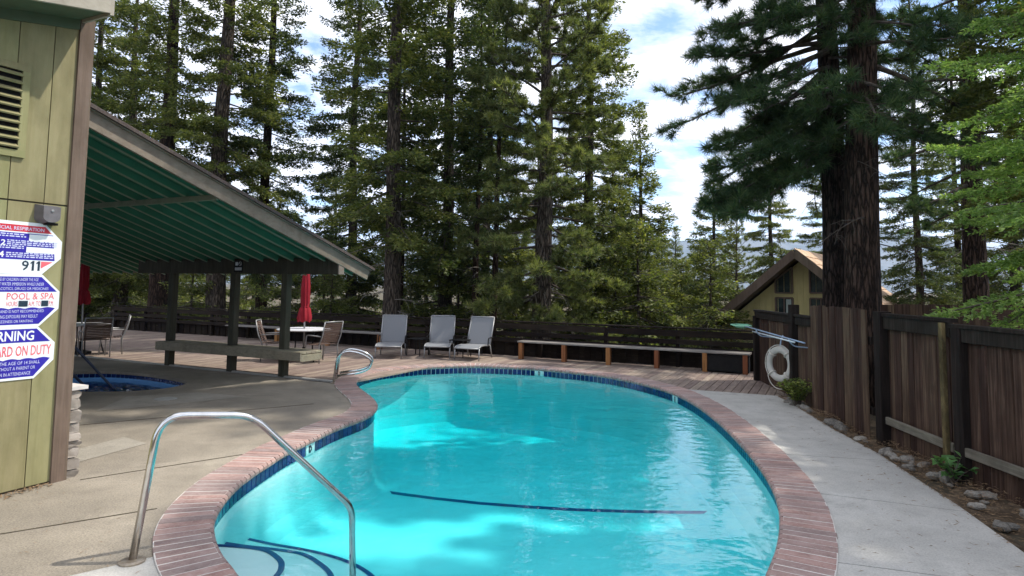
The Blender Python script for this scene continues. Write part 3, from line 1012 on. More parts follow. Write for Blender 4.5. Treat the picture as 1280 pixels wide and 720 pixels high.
def words(s, txt, x0, x1, y, h, mat, z=.0056, bold=.0, space=1.0):
    return obj('lettering', text_mesh(txt, x1 - x0, h, bold, space), MT[mat], s, loc=(x0, y, z))
def clipx(y, ins=.022):                                       # half width of the octagon inside its border at height y
    X, Y = SW / 2, SH / 2
    if abs(y) <= Y - CH: return X - ins
    return X - ins * 1.2 - (abs(y) - (Y - CH)) 
# third sign: WARNING / NO LIFEGUARD ON DUTY
s3 = sign(WP(67, 437)[0], WP(40, 408)[1] + .004, 'blue and white WARNING NO LIFEGUARD ON DUTY sign, bottom of three', -.01)
band(s3, [(-clipx(.205), .205), (-clipx(.09), .09), (clipx(.09), .09), (clipx(.205), .205)], 'blue')
words(s3, 'WARNING', -.222, .222, .105, .085, 'white', bold=.02)
words(s3, 'NO LIFEGUARD ON DUTY', -.362, .368, -.025, .088, 'pink', bold=.012)
wav = [(x / 40 * .73 - .365, -.058 + .012 * abs(math.sin(x / 40 * math.pi * 6))) for x in range(41)]
wav = [(max(-clipx(y), min(clipx(y), x)), y) for x, y in wav]
band(s3, [(-clipx(-.205), -.205), (clipx(-.205), -.205)] + wav[::-1], 'blue')
words(s3, 'CHILDREN UNDER THE AGE OF 14 SHALL', -.298, .285, -.098, .028, 'palelav')
words(s3, 'NOT USE POOL WITHOUT A PARENT OR', -.262, .250, -.142, .028, 'palelav')
words(s3, 'ADULT GUARDIAN IN ATTENDANCE', -.225, .215, -.188, .028, 'palelav')
# second sign: pool and spa rules and hours
s2 = sign(WP(73, 376)[0], WP(45, 344)[1] + .006, 'blue and white POOL & SPA rules sign with hours, middle of three')
band(s2, [(-clipx(.205), .205), (-clipx(.075), .075), (clipx(.075), .075), (clipx(.205), .205)], 'blue')
words(s2, 'UNSUPERVISED USE BY CHILDREN UNDER THE AGE', -.235, .215, .168, .026, 'palelav')
words(s2, 'IS PROHIBITED.  3. HOT WATER IMMERSION WHILE UNDER', -.285, .262, .128, .027, 'palelav')
words(s2, 'OF ALCOHOL, NARCOTICS, DRUGS OR MEDICINES', -.30, .300, .087, .027, 'palelav')
words(s2, 'POOL & SPA', -.02, .352, .008, .058, 'pink', bold=.008)
words(s2, 'HOURS', -.02, .065, -.048, .042, 'pink')
words(s2, 'A.M. TO', .15, .245, -.048, .042, 'pink')
words(s2, 'P.M.', .312, .352, -.048, .042, 'pink')
band(s2, [(.072, -.052), (.143, -.052), (.143, -.002), (.072, -.002)], 'ink', 'hour_patch', .0064)
band(s2, [(.25, -.052), (.306, -.052), (.306, -.002), (.25, -.002)], 'ink', 'hour_patch', .0064)
wav = [(x / 40 * .73 - .365, -.072 + .012 * abs(math.sin(x / 40 * math.pi * 6))) for x in range(41)]
wav = [(max(-clipx(y), min(clipx(y), x)), y) for x, y in wav]
band(s2, [(-clipx(-.205), -.205), (clipx(-.205), -.205)] + wav[::-1], 'blue')
words(s2, 'CONSEQUENCES AND IS NOT RECOMMENDED', -.262, .275, -.108, .028, 'palelav')
words(s2, 'USE ALONE.  5. LONG EXPOSURE MAY RESULT', -.245, .228, -.150, .028, 'palelav')
words(s2, 'IN NAUSEA, DIZZINESS OR FAINTING', -.21, .192, -.192, .026, 'palelav')
# first sign: artificial respiration
s1 = sign(WP(76, 315)[0], WP(40, 279)[1] + .006, 'red, white and blue ARTIFICIAL RESPIRATION sign with 911, top of three', -.012)
band(s1, [(-clipx(.197), .197), (-clipx(.14), .14), (clipx(.14), .14), (clipx(.197), .197)], 'red')
words(s1, 'ARTIFICIAL RESPIRATION', -.21, .24, .152, .03, 'palelav', bold=.01)
def blu(y0, y1, x0=None, x1=None):
    xa0 = -clipx(y0) if x0 is None else x0; xa1 = -clipx(y1) if x0 is None else x0
    xb0 = clipx(y0) if x1 is None else x1; xb1 = clipx(y1) if x1 is None else x1
    band(s1, [(xa0, y0), (xb0, y0), (xb1, y1), (xa1, y1)], 'blue')
blu(.128, -.10)
rr = random.Random(5)
def fine_lines(x0, x1, ys_):                                  # print too small to read: broken pale strokes
    q = MB()
    for y in ys_:
        x = x0
        while x < x1 - .01:
            l_ = min(rr.uniform(.012, .04), x1 - x)
            q.v += [(x, y, .0056), (x + l_, y, .0056), (x + l_, y + .009, .0056), (x, y + .009, .0056)]
            n_ = len(q.v); q.f.append((n_ - 4, n_ - 3, n_ - 2, n_ - 1))
            x += l_ + .008
    q.build('small_print', MT['palelav'], s1)
fine_lines(-.30, .10, (.110, .092)); fine_lines(-.04, .36, (.056, .040, .024)); fine_lines(-.30, .09, (.008, -.008)); fine_lines(-.04, .33, (-.05, -.066, -.082))
band(s1, [(.125, .065), (clipx(.065), .065), (clipx(.122), .122), (.125, .122)], 'white', 'picture_field', .0054)
band(s1, [(.11, -.038), (.355, -.038), (.355, .012), (.11, .012)], 'white', 'picture_field', .0054)
band(s1, [(-.34, .02), (-.10, .02), (-.10, .06), (-.34, .06)], 'white', 'picture_field', .0054)
band(s1, [(-.34, -.085), (-.115, -.085), (-.115, -.04), (-.34, -.04)], 'white', 'picture_field', .0054)
words(s1, '2', -.085, -.05, .018, .045, 'white', bold=.02)
words(s1, '4', -.095, -.055, -.085, .05, 'white', bold=.02)
words(s1, '9', .085, .14, -.192, .085, 'ink', bold=.012)
for x_ in (.152, .198):
    band(s1, [(x_ + .012, -.192), (x_ + .030, -.192), (x_ + .030, -.107), (x_ + .016, -.107), (x_, -.122), (x_, -.135), (x_ + .012, -.128)], 'ink', 'numeral', .0056)
band(s1, [(.235, -.11), (.33, -.11), (.235, -.172)], 'pink', 'arrow')

# ---- pavilion: shed roof on a beam and three posts
pav = thing('pavilion', 'open pavilion with green raftered shed roof on dark posts', 'shelter', pv(0, 0))
TE = 2.95                                                    # end of the beam / rake
ROOF_M = .330
def roof_z(s):                                               # underside of the roof sheathing
    return 2.335 - ROOF_M * s
TA = -12.5
S_TOP, S_LOW = -6.4, .78
def roof_beam(q, t_, s0, s1, w_, h, dz):
    a = pv(t_, s0, roof_z(s0) + dz); b_ = pv(t_, s1, roof_z(s1) + dz)
    nrm = Vector((0, 0, 1)) + D2 * ROOF_M
    return q.beam(a, b_, w_, h, .005, nrm.normalized())
nrm = (ZV + D2 * ROOF_M).normalized()
def slab(name, t0, t1, s0, s1, d0, d1_, mat):
    q = MB()
    c = []
    for d in (d0, d1_):
        for (t_, s_) in ((t0, s0), (t1, s0), (t1, s1), (t0, s1)):
            c.append(pv(t_, s_, roof_z(s_)) + nrm * d)
    q.add(c, [(3, 2, 1, 0), (4, 5, 6, 7), (0, 1, 5, 4), (1, 2, 6, 5), (2, 3, 7, 6), (3, 0, 4, 7)])
    return q.build(name, MT[mat], pav, world=True)
slab('ceiling', TA, TE - .03, S_TOP, S_LOW - .02, 0, .03, 'green')
rf = slab('roof', TA - .1, TE + .09, S_TOP, S_LOW + .10, .032, .075, 'shingle')
RSP = .405
t_ = TE - .35
while t_ > TA:
    q = MB(); roof_beam(q, t_, S_TOP, S_LOW - .05, .045, .11, -.062)
    q.build('rafter', MT['green'], pav, world=True)
    q = MB(); roof_beam(q, t_, S_TOP, S_LOW - .05, .052, .012, -.125)
    q.build('rafter_lit_edge', MT['rafter'], pav, world=True)  # pale strip colours in the lit bottom of each rafter
    t_ -= RSP
q = MB(); q.beam(pv(TA, -2.75, roof_z(-2.75) - .16), pv(TE - .05, -2.75, roof_z(-2.75) - .16), .045, .085, .004); q.build('purlin', MT['rafter'], pav, world=True)
# rake boards: broad fascia, strip above, drip edge
def rake(name, off, w_, h, dz, mat, s0=S_TOP, s1=S_LOW):
    q = MB(); roof_beam(q, TE + off, s0, s1, w_, h, dz); q.build(name, MT[mat], pav, world=True)
rake('rake_board', 0.0, .04, .205, -.09, 'rake')
rake('rake_strip', .032, .03, .07, .052, 'rake', s1=S_LOW + .08)
rake('drip_edge', .05, .05, .02, .082, 'shingle', s1=S_LOW + .09)
q = MB(); q.beam(pv(TA, S_LOW + .01, roof_z(S_LOW) - .01), pv(TE + .02, S_LOW + .01, roof_z(S_LOW) - .01), .035, .12, .004); q.build('eave_board', MT['rake'], pav, world=True)
q = MB(); q.beam(pv(-2.87, -.0, 2.135), pv(TE - .01, -.0, 2.135), .14, .305, .01); bmo = q.build('beam', MT['pavdark'], pav, world=True)
q = MB(); q.beam(pv(TE - .012, 0, 2.135), pv(TE + .012, 0, 2.135), .145, .31, .004); q.build('beam_lit_end', MT['trim'], pav, world=True)  # end face coloured lighter than the beam, as if lit
for px_ in ((217, 455), (284, 464), (352, 470)):
    tt = (P(*px_) - POST0).dot(D1)
    q = MB(); c = pv(tt, 0, .99); q.cbox((0, 0, 0), (.145, .145, 2.0), .008)
    po = q.build('post', MT['pavdark'], pav, world=True, mw=grid_matrix(c))
# gable-side knee: the roof is carried on the clubhouse side by a ledger
q = MB(); q.beam(pv(TA, S_TOP + .1, roof_z(S_TOP) - .2), pv(TE - 1.4, S_TOP + .1, roof_z(S_TOP) - .2), .06, .25, .004); q.build('ledger', MT['pavdark'], pav, world=True)
# ---- bench carried on the posts
bz = .515
pb = thing('pavilion_bench', 'long olive painted timber bench running through the pavilion posts', 'bench', pv(0, -.1))
bt0 = (PN(195, 425, pv(0, -.28), D2) - POST0).dot(D1); bt1 = (PN(375, 437, pv(0, -.28), D2) - POST0).dot(D1) + .02
for k in range(4):
    sm_ = -.19 + k * .125
    q = MB(); q.beam(pv(bt0, sm_, bz - .02), pv(bt1, sm_, bz - .02), .117, .04, .006); q.build('seat_plank', MT['bench_olive'], pb, world=True)
for sm_ in (-.272, .272):
    q = MB(); q.beam(pv(bt0, sm_, bz - .085), pv(bt1, sm_, bz - .085), .038, .17, .005); q.build('apron', MT['bench_olive'], pb, world=True)
for tt in (bt0 + .02, bt1 - .02):
    q = MB(); q.beam(pv(tt, -.252, bz - .12), pv(tt, .252, bz - .12), .04, .13, .005); q.build('end_board', MT['bench_olive'], pb, world=True)
# ---- small notice on the beam
tt = (PN(298, 331, pv(0, -.08), D2) - POST0).dot(D1)
sg = thing('beam_notice', 'small black notice with pale symbols on the pavilion beam', 'sign', mw=Matrix(((D1.x, 0, -D2.x, pv(tt, -.072).x), (D1.y, 0, -D2.y, pv(tt, -.072).y), (0, 1, 0, 2.135), (0, 0, 0, 1))))
MB().box((0, 0, .003), (.24, .24, .006)).build('panel', MT['black'], sg)
q = MB().box((-.05, .05, .007), (.07, .07, .002))
q.tube([(.05 + .04 * math.cos(a * .4), .05 + .04 * math.sin(a * .4), .0075) for a in range(16)], .006, 5, closed=True); q.box((.05, .05, .0075), (.085, .012, .002), Matrix.Rotation(-.78, 3, 'Z'))
q.build('symbol', MT['alu'], sg)
q = MB()
for k in range(7): q.box((-.085 + k * .028, -.055, .007), (.02, .06, .002))
q.build('worn_print', MT['alu'], sg)

# ================================================================== hot tub
spa = thing('hot_tub', 'in-ground hot tub with dark blue tile band and bubbling blue water', 'hot tub', P(150, 478))
SN = len(spa_edge)
sn_ = outward(spa_edge)
q = MB()
for (ins, z) in ((-.0, .004), (.0, -.10), (.03, -.14), (.05, -.5)):
    q.v += [(p.x - o.x * ins, p.y - o.y * ins, z) for p, o in zip(spa_edge, sn_)]
for k in range(3):
    for i in range(SN):
        j = (i + 1) % SN
        q.f.append((k * SN + i, k * SN + j, (k + 1) * SN + j, (k + 1) * SN + i))
q.f.append(tuple(range(3 * SN, 4 * SN)))
q.build('basin', MT['spaplaster'], spa, world=True)
q = MB()
for i in range(SN):
    p, o = spa_edge[i], sn_[i]
    q.v += [(p.x - o.x * .02, p.y - o.y * .02, .010), (p.x + o.x * .28, p.y + o.y * .28, .004), (p.x - o.x * .025, p.y - o.y * .025, -.04), (p.x + o.x * .28, p.y + o.y * .28, -.02)]
for i in range(SN):
    j = (i + 1) % SN
    q.f += [(4 * i, 4 * i + 1, 4 * j + 1, 4 * j), (4 * i + 2, 4 * i, 4 * j, 4 * j + 2)]
q.build('rim', MT['patio'], spa, world=True)
tl = MB().cbox((0, 0, 0), (spa_per / SN * .9, .012, .16), .003).mesh('tile'); tl.materials.append(MT['tile'])
for i in range(SN):
    a_, b_ = spa_edge[i], spa_edge[(i + 1) % SN]
    t_ = (b_ - a_).normalized(); nn = Vector((t_.y, -t_.x, 0))
    R = Matrix((t_, nn, ZV)).transposed().to_4x4(); R.translation = (a_ + b_) / 2 + ZV * -.11 - nn * .004 * (1 if nn.dot(sn_[i]) > 0 else -1)
    obj('tile', tl, None, spa, world=True, mw=R)
q = MB()
zz = -.20
cen = sum(spa_edge, Vector()) / SN
RN = 26
for r_ in range(RN + 1):
    f = r_ / RN
    for i in range(SN):
        p = cen.lerp(spa_edge[i], f)
        q.v.append((p.x, p.y, zz + (random.uniform(-.012, .012) + .012 * math.sin(p.x * 9) * math.sin(p.y * 11)) * (f < .97)))
for r_ in range(RN):
    for i in range(SN):
        j = (i + 1) % SN
        q.f.append((r_ * SN + i, r_ * SN + j, (r_ + 1) * SN + j, (r_ + 1) * SN + i))
q.build('hot_tub_water', MT['spawater'], smooth=True, kind='structure')
for (top, bot, lab) in (((88, 428), (142, 486), 'longer blue-grey handrail slanting down into the hot tub'), ((76, 452), (108, 485), 'shorter blue-grey handrail slanting into the hot tub beside the clubhouse')):
    bp = P(*bot, -.2); 
    tp = PY(*top, bp.y - .35)
    hr = thing('hot_tub_handrail', lab, 'handrail', P(*bot, -.3))
    dirv = (tp - bp)
    q = MB().tube([bp - dirv.normalized() * .1 - ZV * .15, bp, tp, tp + dirv.normalized() * .15 - ZV * .02, tp + dirv.normalized() * .28 - ZV * .15, Vector((tp.x + dirv.x * .3, tp.y - .35, .02))], .024, 10)
    q.build('rail', MT['bluerail'] if 'bluerail' in MT else MT['greyplastic'], hr, smooth=True, world=True)
lp = P(207, 499)
lid = MB().lathe([(.16, 0), (.16, .008), (.14, .012), (.13, .009), (.0, .011)], 24).build('skimmer_lid', MT['spigot'], loc=(lp.x, lp.y, .001), label='round grey plastic lid set in the patio near the hot tub', cat='skimmer lid')

# ================================================================== pool handrails
def bez(pts, rad, n=6):
    """round the corners of a polyline"""
    pts = [Vector(p) for p in pts]
    out = [pts[0]]
    for i in range(1, len(pts) - 1):
        a, b_, c = pts[i - 1], pts[i], pts[i + 1]
        r_ = min(rad if not isinstance(rad, (list, tuple)) else rad[i - 1], (a - b_).length * .48, (c - b_).length * .48)
        p0 = b_ + (a - b_).normalized() * r_; p1 = b_ + (c - b_).normalized() * r_
        for k in range(n + 1):
            t = k / n
            out.append(p0 * (1 - t) ** 2 + b_ * 2 * t * (1 - t) + p1 * t * t)
    out.append(pts[-1])
    return out
foot = P(165, 703)
hr = thing('pool_handrail', 'single tube stainless steel entry handrail beside the pool steps', 'handrail', foot)
far_foot = P(440, 735, -.5)
dirp = Vector((far_foot.x - foot.x, far_foot.y - foot.y, 0)).normalized()
vn = Vector((-dirp.y, dirp.x, 0))
def hp(px, py):
    return PN(px, py, foot, vn)
pth = [foot, hp(198, 528), hp(216, 520), hp(322, 518), hp(441, 640), hp(441, 735)]
pth[0] = Vector((foot.x, foot.y, 0))
q = MB().tube(bez([pth[0], hp(200, 519), hp(315, 519), hp(440, 634), hp(441, 740)], [.17, .12, .09], 7), .0245, 14)
q.build('tube', MT['steel'], hr, smooth=True, world=True)
MB().lathe([(.078, 0), (.08, .012), (.06, .02), (.03, .022), (.027, .022)], 20).build('flange', MT['rust'], hr, smooth=False, world=True, loc=foot)
# far ladder rails: two loops
hf = thing('pool_ladder', 'pair of looped stainless grab rails at the far left pool edge', 'ladder', P(418, 479))
f0 = P(417, 479)
vn2 = Vector((-.25, -1, 0)).normalized()
for k, off in enumerate((Vector((0, 0, 0)), Vector((-.07, .42, 0)))):
    g0 = f0 + off
    X_ = (outer[farL] - f0); X_.z = 0; X_ = Vector((1, .28, 0)).normalized()
    sc_ = 1.0
    pl = [g0 + X_ * a + ZV * z for a, z in ((0, 0), (.05, .50), (.22, .58), (.48, .53), (.68, .40), (.62, .24), (.42, .17), (.06, .13))]
    q = MB().tube(bez(pl, .14, 4), .0225, 10); q.build('rail', MT['steel'], hf, smooth=True, world=True)
    MB().lathe([(.06, 0), (.06, .012), (.03, .02)], 14).build('flange', MT['rust'], hf, world=True, loc=(g0.x, g0.y, 0))

# ================================================================== railing and its benches
RH = .89
rail = thing('deck_railing', 'dark stained horizontal board railing along the far edge of the deck', 'railing', rail_pt(0))
T0, T1 = -15.5, 7.0
posts_t = [T0 + k * (T1 - T0) / 13 for k in range(14)]
pm_ = MB().cbox((0, 0, RH / 2 - .1), (.09, .09, RH + .1), .006).mesh('post'); pm_.materials.append(MT['railwood'])
for t_ in posts_t:
    obj('post', pm_, None, rail, world=True, mw=grid_matrix(rail_pt(t_, .06)))
for a_, b_ in zip(posts_t, posts_t[1:]):
    L = b_ - a_
    for z, h in ((.775, .15), (.575, .115), (.41, .115)):
        me = MB().cbox((0, 0, 0), (L - .004, .03, h), .004).mesh('board')
        obj('board', me, MT['railwood'], rail, world=True, mw=grid_matrix(rail_pt((a_ + b_) / 2, -.002 + random.uniform(-.003, .003), z + random.uniform(-.006, .006))))
    me = MB().cbox((0, 0, 0), (L - .003, .15, .036), .005).mesh('cap_board')
    obj('cap_board', me, MT['railwood'], rail, world=True, mw=grid_matrix(rail_pt((a_ + b_) / 2, .04, RH + random.uniform(-.002, .002))))
# low upright boards below the rails
um = [MB().cbox((0, 0, 0), (w_, .02, .42), .003).mesh('upright_board') for w_ in (.158, .162, .154)]
ub = 0
for m_ in um: m_.materials.append(MT['railwood'])
t_ = T0
while t_ < T1 - .1:
    obj('upright_board', random.choice(um), None, rail, world=True, mw=grid_matrix(rail_pt(t_ + .07, .125 + .024 * ub + random.uniform(-.001, .001), .165 + random.uniform(-.015, .015))))
    ub = 1 - ub
    t_ += .149

def rail_bench(label, ta, tb, legs):
    rb = thing('railing_bench', label, 'bench', rail_pt((ta + tb) / 2, -.3))
    for k in range(3):
        me = MB().cbox((0, 0, 0), (tb - ta, .13, .038), .005).mesh('seat_plank')
        obj('seat_plank', me, MT['bench_top'], rb, world=True, mw=grid_matrix(rail_pt((ta + tb) / 2, -.48 + k * .137, .425)))
    for t_ in legs:
        me = MB().cbox((0, 0, 0), (.10, .13, .405), .006).mesh('leg')
        obj('leg', me, MT['bench_leg'], rb, world=True, mw=grid_matrix(rail_pt(t_, -.47, .202)))
        me = MB().cbox((0, 0, 0), (.045, .42, .10), .004).mesh('bracket')
        obj('bracket', me, MT['railwood'], rb, world=True, mw=grid_matrix(rail_pt(t_, -.29, .355)))
    return rb
def rt_of(px, py, s=-.5, z=0.0):
    return (P(px, py, z) - RAIL0).dot(D1)
legs_r = [rt_of(*q) for q in ((645, 450), (695, 455), (752, 459), (815, 463), (876, 468))]
t_end = 6.9
rail_bench('weathered plank bench on orange posts along the railing beside the loungers', legs_r[0] - .08, t_end, legs_r + [t_end - .1])
# light sill strip between the bench posts
for a_, b_ in zip(legs_r, legs_r[1:]):
    pass
tl_ = (PN(478, 431, rail_pt(0, -.5), D2) - RAIL0).dot(D1)
rail_bench('weathered plank bench along the railing behind the dining table', tl_ - 6.2, tl_, [tl_ - .12, tl_ - 2.0, tl_ - 4.0, tl_ - 6.0])
# deck box standing at the right end of the bench
c = rail_pt(6.38, -.36)
bx_ = thing('storage_box', 'low black storage box under the right end of the railing bench', 'box', mw=grid_matrix(c))
MB().cbox((0, 0, .19), (.98, .3, .33), .012).build('body', MT['black'], bx_)
MB().cbox((0, 0, .365), (1.0, .33, .028), .008).build('lid', MT['black'], bx_)

# ================================================================== loungers
def make_lounger():
    r = thing('sun_lounger', '', 'lounger', group='sun loungers by the railing')
    W = .62
    top = [(-.84, .30), (-.70, .345), (-.42, .35), (-.18, .33), (0, .33)]
    ang = math.radians(66)
    bl = .72
    bk = [(0 + .02, .34), (.02 + bl * math.cos(ang) * .5, .34 + bl * .5 * math.sin(ang)), (.02 + bl * math.cos(ang), .34 + bl * math.sin(ang))]
    def sheet(pr, name, th=.012):
        q = MB(); n = len(pr)
        for dz in (0, -th):
            for y, z in pr:
                q.v += [(-W / 2 + .02, y, z + dz), (W / 2 - .02, y, z + dz)]
        for i in range(n - 1):
            q.f += [(2 * i, 2 * i + 1, 2 * i + 3, 2 * i + 2), (2 * n + 2 * i + 2, 2 * n + 2 * i + 3, 2 * n + 2 * i + 1, 2 * n + 2 * i)]
        q.f += [(0, 2 * n, 2 * n + 1, 1), (2 * n - 2, 2 * n - 1, 4 * n - 1, 4 * n - 2)]
        for i in range(n - 1):
            q.f += [(2 * i, 2 * i + 2, 2 * n + 2 * i + 2, 2 * n + 2 * i), (2 * i + 1, 2 * n + 2 * i + 1, 2 * n + 2 * i + 3, 2 * i + 3)]
        return q.build(name, MT['sling'], r)
    sheet(top, 'seat_sling'); sheet(bk, 'back_sling')
    for s_ in (-1, 1):
        x = s_ * W / 2
        MB().tube([(x, y, z - .012) for y, z in top], .017, 8).build('side_rail', MT['alu'], r, smooth=True)
        MB().tube([(x, y, z - .006) for y, z in bk], .017, 8).build('back_rail', MT['alu'], r, smooth=True)
        MB().tube([(x, -.79, .30), (x * 1.02, -.82, 0)], .016, 8).build('leg', MT['alu'], r, smooth=True)
        MB().tube([(x, .0, .32), (x * 1.03, .14, 0)], .016, 8).build('leg', MT['alu'], r, smooth=True)
        MB().tube(bez([(x * 1.08, -.22, .32), (x * 1.1, -.22, .50), (x * 1.1, .10, .50)], .06, 4), .015, 8).build('arm', MT['black'], r, smooth=True)
    MB().tube([(-W / 2, bk[2][0], bk[2][1]), (W / 2, bk[2][0], bk[2][1])], .016, 8).build('top_bar', MT['alu'], r, smooth=True)
    MB().tube([(-W / 2, -.835, .288), (W / 2, -.835, .288)], .016, 8).build('foot_bar', MT['alu'], r, smooth=True)
    return r
l0 = make_lounger()
lspec = [((485, 448.5), .05, 'grey sling sun lounger nearest the dining table, back raised'),
         ((546, 448.5), -.02, 'grey sling sun lounger in the middle of the three, between the side tables'),
         ((583, 451), -.30, 'grey sling sun lounger next to the railing bench, turned slightly aside')]
for i, (px_, rz, lab) in enumerate(lspec):
    o = l0 if i == 0 else copy_tree(l0)
    f = P(*px_)
    d = Vector((math.sin(-rz), math.cos(-rz), 0))
    c = f + d * .82
    o.location = (c.x, c.y, .004); o.rotation_euler = (0, 0, rz); o['label'] = lab
st_ = []
for i, (px_, lab) in enumerate((((522, 444), 'small black side table between the first two loungers'), ((575, 446), 'small black side table behind the angled lounger'))):
    c = P(*px_)
    if i == 0:
        s0 = thing('side_table', lab, 'table', group='small tables by the loungers')
        MB().cbox((0, 0, .42), (.42, .42, .025), .008).build('top', MT['black'], s0)
        for a, b_ in ((-1, -1), (1, -1), (1, 1), (-1, 1)):
            MB().tube([(a * .19, b_ * .19, .41), (a * .2, b_ * .2, 0)], .013, 6).build('leg', MT['black'], s0)
        o = s0
    else:
        o = copy_tree(s0); o['label'] = lab
    o.location = (c.x, c.y, .004); o.rotation_euler = (0, 0, -PHI)

# ================================================================== dining sets
def make_chair():
    r = thing('patio_chair', '', 'chair', group='patio chairs round the dining tables')
    W = .56
    for s_ in (-1, 1):
        x = s_ * W / 2
        MB().tube(bez([(x, .22, 0), (x, .20, .40), (x, .30, .62), (x * .98, .36, .93)], .05, 3), .014, 8).build('back_frame', MT['alu'], r, smooth=True)
        MB().tube(bez([(x, -.26, 0), (x, -.22, .62), (x, .24, .60)], .07, 4), .014, 8).build('arm', MT['alu'], r, smooth=True)
    q = MB()
    prof = [(-.25, .42), (-.1, .405), (.12, .40), (.2, .42)]
    n = 0
    for i in range(12):
        f = i / 12
        z = .47 + f * .45; y = .21 + .155 * f
        q.box((0, y, z), (W - .03, .012, .030), Matrix.Rotation(-.32, 3, 'X'))
    q.build('backrest', MT['brownsling'], r)
    q = MB()
    for i in range(8):
        y = -.24 + i * .06
        q.box((0, y, .42 - .02 * math.sin(i / 7 * math.pi)), (W - .03, .052, .012))
    q.build('seat', MT['brownsling'], r)
    MB().tube([(-W / 2, .36, .93), (W / 2, .36, .93)], .014, 8).build('top_bar', MT['alu'], r, smooth=True)
    MB().tube([(-W / 2, -.24, .41), (W / 2, -.24, .41)], .013, 8).build('front_bar', MT['alu'], r, smooth=True)
    return r
ch0 = make_chair()
def make_table(loc, lab, rz=0):
    r = thing('dining_table', lab, 'table', loc, rz)
    MB().lathe([(.0, .70), (.60, .70), (.62, .712), (.62, .728), (.60, .735), (.0, .735)], 28).build('top', MT['tablewhite'], r)
    for k in range(4):
        a = math.pi / 4 + k * math.pi / 2
        MB().tube(bez([(.50 * math.cos(a), .50 * math.sin(a), .70), (.40 * math.cos(a), .40 * math.sin(a), .35), (.50 * math.cos(a), .50 * math.sin(a), 0)], .15, 4), .016, 8).build('leg', MT['black'], r, smooth=True)
    return r
def make_umbrella(loc, lab, ztop):
    r = thing('closed_umbrella', lab, 'umbrella', loc)
    MB().lathe([(.24, 0), (.24, .05), (.10, .08), (.03, .12), (.03, .3)], 20).build('base', MT['black'], r)
    MB().tube([(0, 0, .05), (0, 0, ztop - .02)], .019, 10).build('pole', MT['alu'], r, smooth=True)
    q = MB(); n = 32; prof = [(.13, -1.45), (.145, -1.36), (.11, -1.14), (.075, -1.10), (.092, -1.0), (.088, -.6), (.065, -.25), (.03, -.02)]
    for (rad, z) in prof:
        for k in range(n):
            a = 2 * math.pi * k / n
            w_ = 1 + .22 * math.cos(8 * a + z * 2) + .05 * math.sin(13 * a + z * 5)
            q.v.append((rad * w_ * math.cos(a), rad * w_ * math.sin(a), ztop + z + .02 * math.sin(5 * a) * (z < -1.3)))
    for i in range(len(prof) - 1):
        for k in range(n):
            q.f.append((i * n + k, i * n + (k + 1) % n, (i + 1) * n + (k + 1) % n, (i + 1) * n + k))
    q.build('canopy', MT['umbrella'], r, smooth=True)
    MB().tube([(.086 * math.cos(a * .4), .086 * math.sin(a * .4), ztop - 1.1) for a in range(16)], .012, 6, closed=True).build('tie_strap', MT['umbrella'], r, smooth=True)
    MB().lathe([(.02, 0), (.03, .03), (.015, .06), (0, .075)], 12, (0, 0, ztop - .02)).build('finial', MT['alu'], r, smooth=True)
tA = P(372, 453); tA = Vector((tA.x - .02, tA.y + .45, .004))
tB = PY(100, 440, 15.9); tB = Vector((tB.x, 15.9, .004))
make_table(tA, 'round white dining table behind the right pavilion post')
make_table(tB, 'round white dining table beside the clubhouse corner')
make_umbrella(tA, 'closed red umbrella behind the right pavilion post', 2.35)
make_umbrella(tB, 'closed red umbrella beside the clubhouse corner', 2.66)
cspec = [((402, 452.5), 1.0, 'brown sling patio chair between the right pavilion post and the loungers'), ((341, 450), -.55, 'brown sling patio chair seen between the right pavilion posts'),
         ((117, 446.5), -.15, 'dark brown patio chair with its back towards the hot tub'), ((139, 442), 1.25, 'pale brown patio chair at the left table, turned towards the clubhouse'),
         ]
for i, (px_, rz, lab) in enumerate(cspec):
    o = ch0 if i == 0 else copy_tree(ch0)
    c = P(*px_)
    o.location = (c.x, c.y, .004); o['label'] = lab
    cen_ = tA if i < 2 else tB
    o.rotation_euler = (0, 0, rz)
    # front (local -y) faces the table
    dv_ = Vector((cen_.x - c.x, cen_.y - c.y, 0))
    o.rotation_euler[2] = math.atan2(dv_.x, -dv_.y) + (0, .1, -.1, .35)[i]
    if i > 0 and False: pass

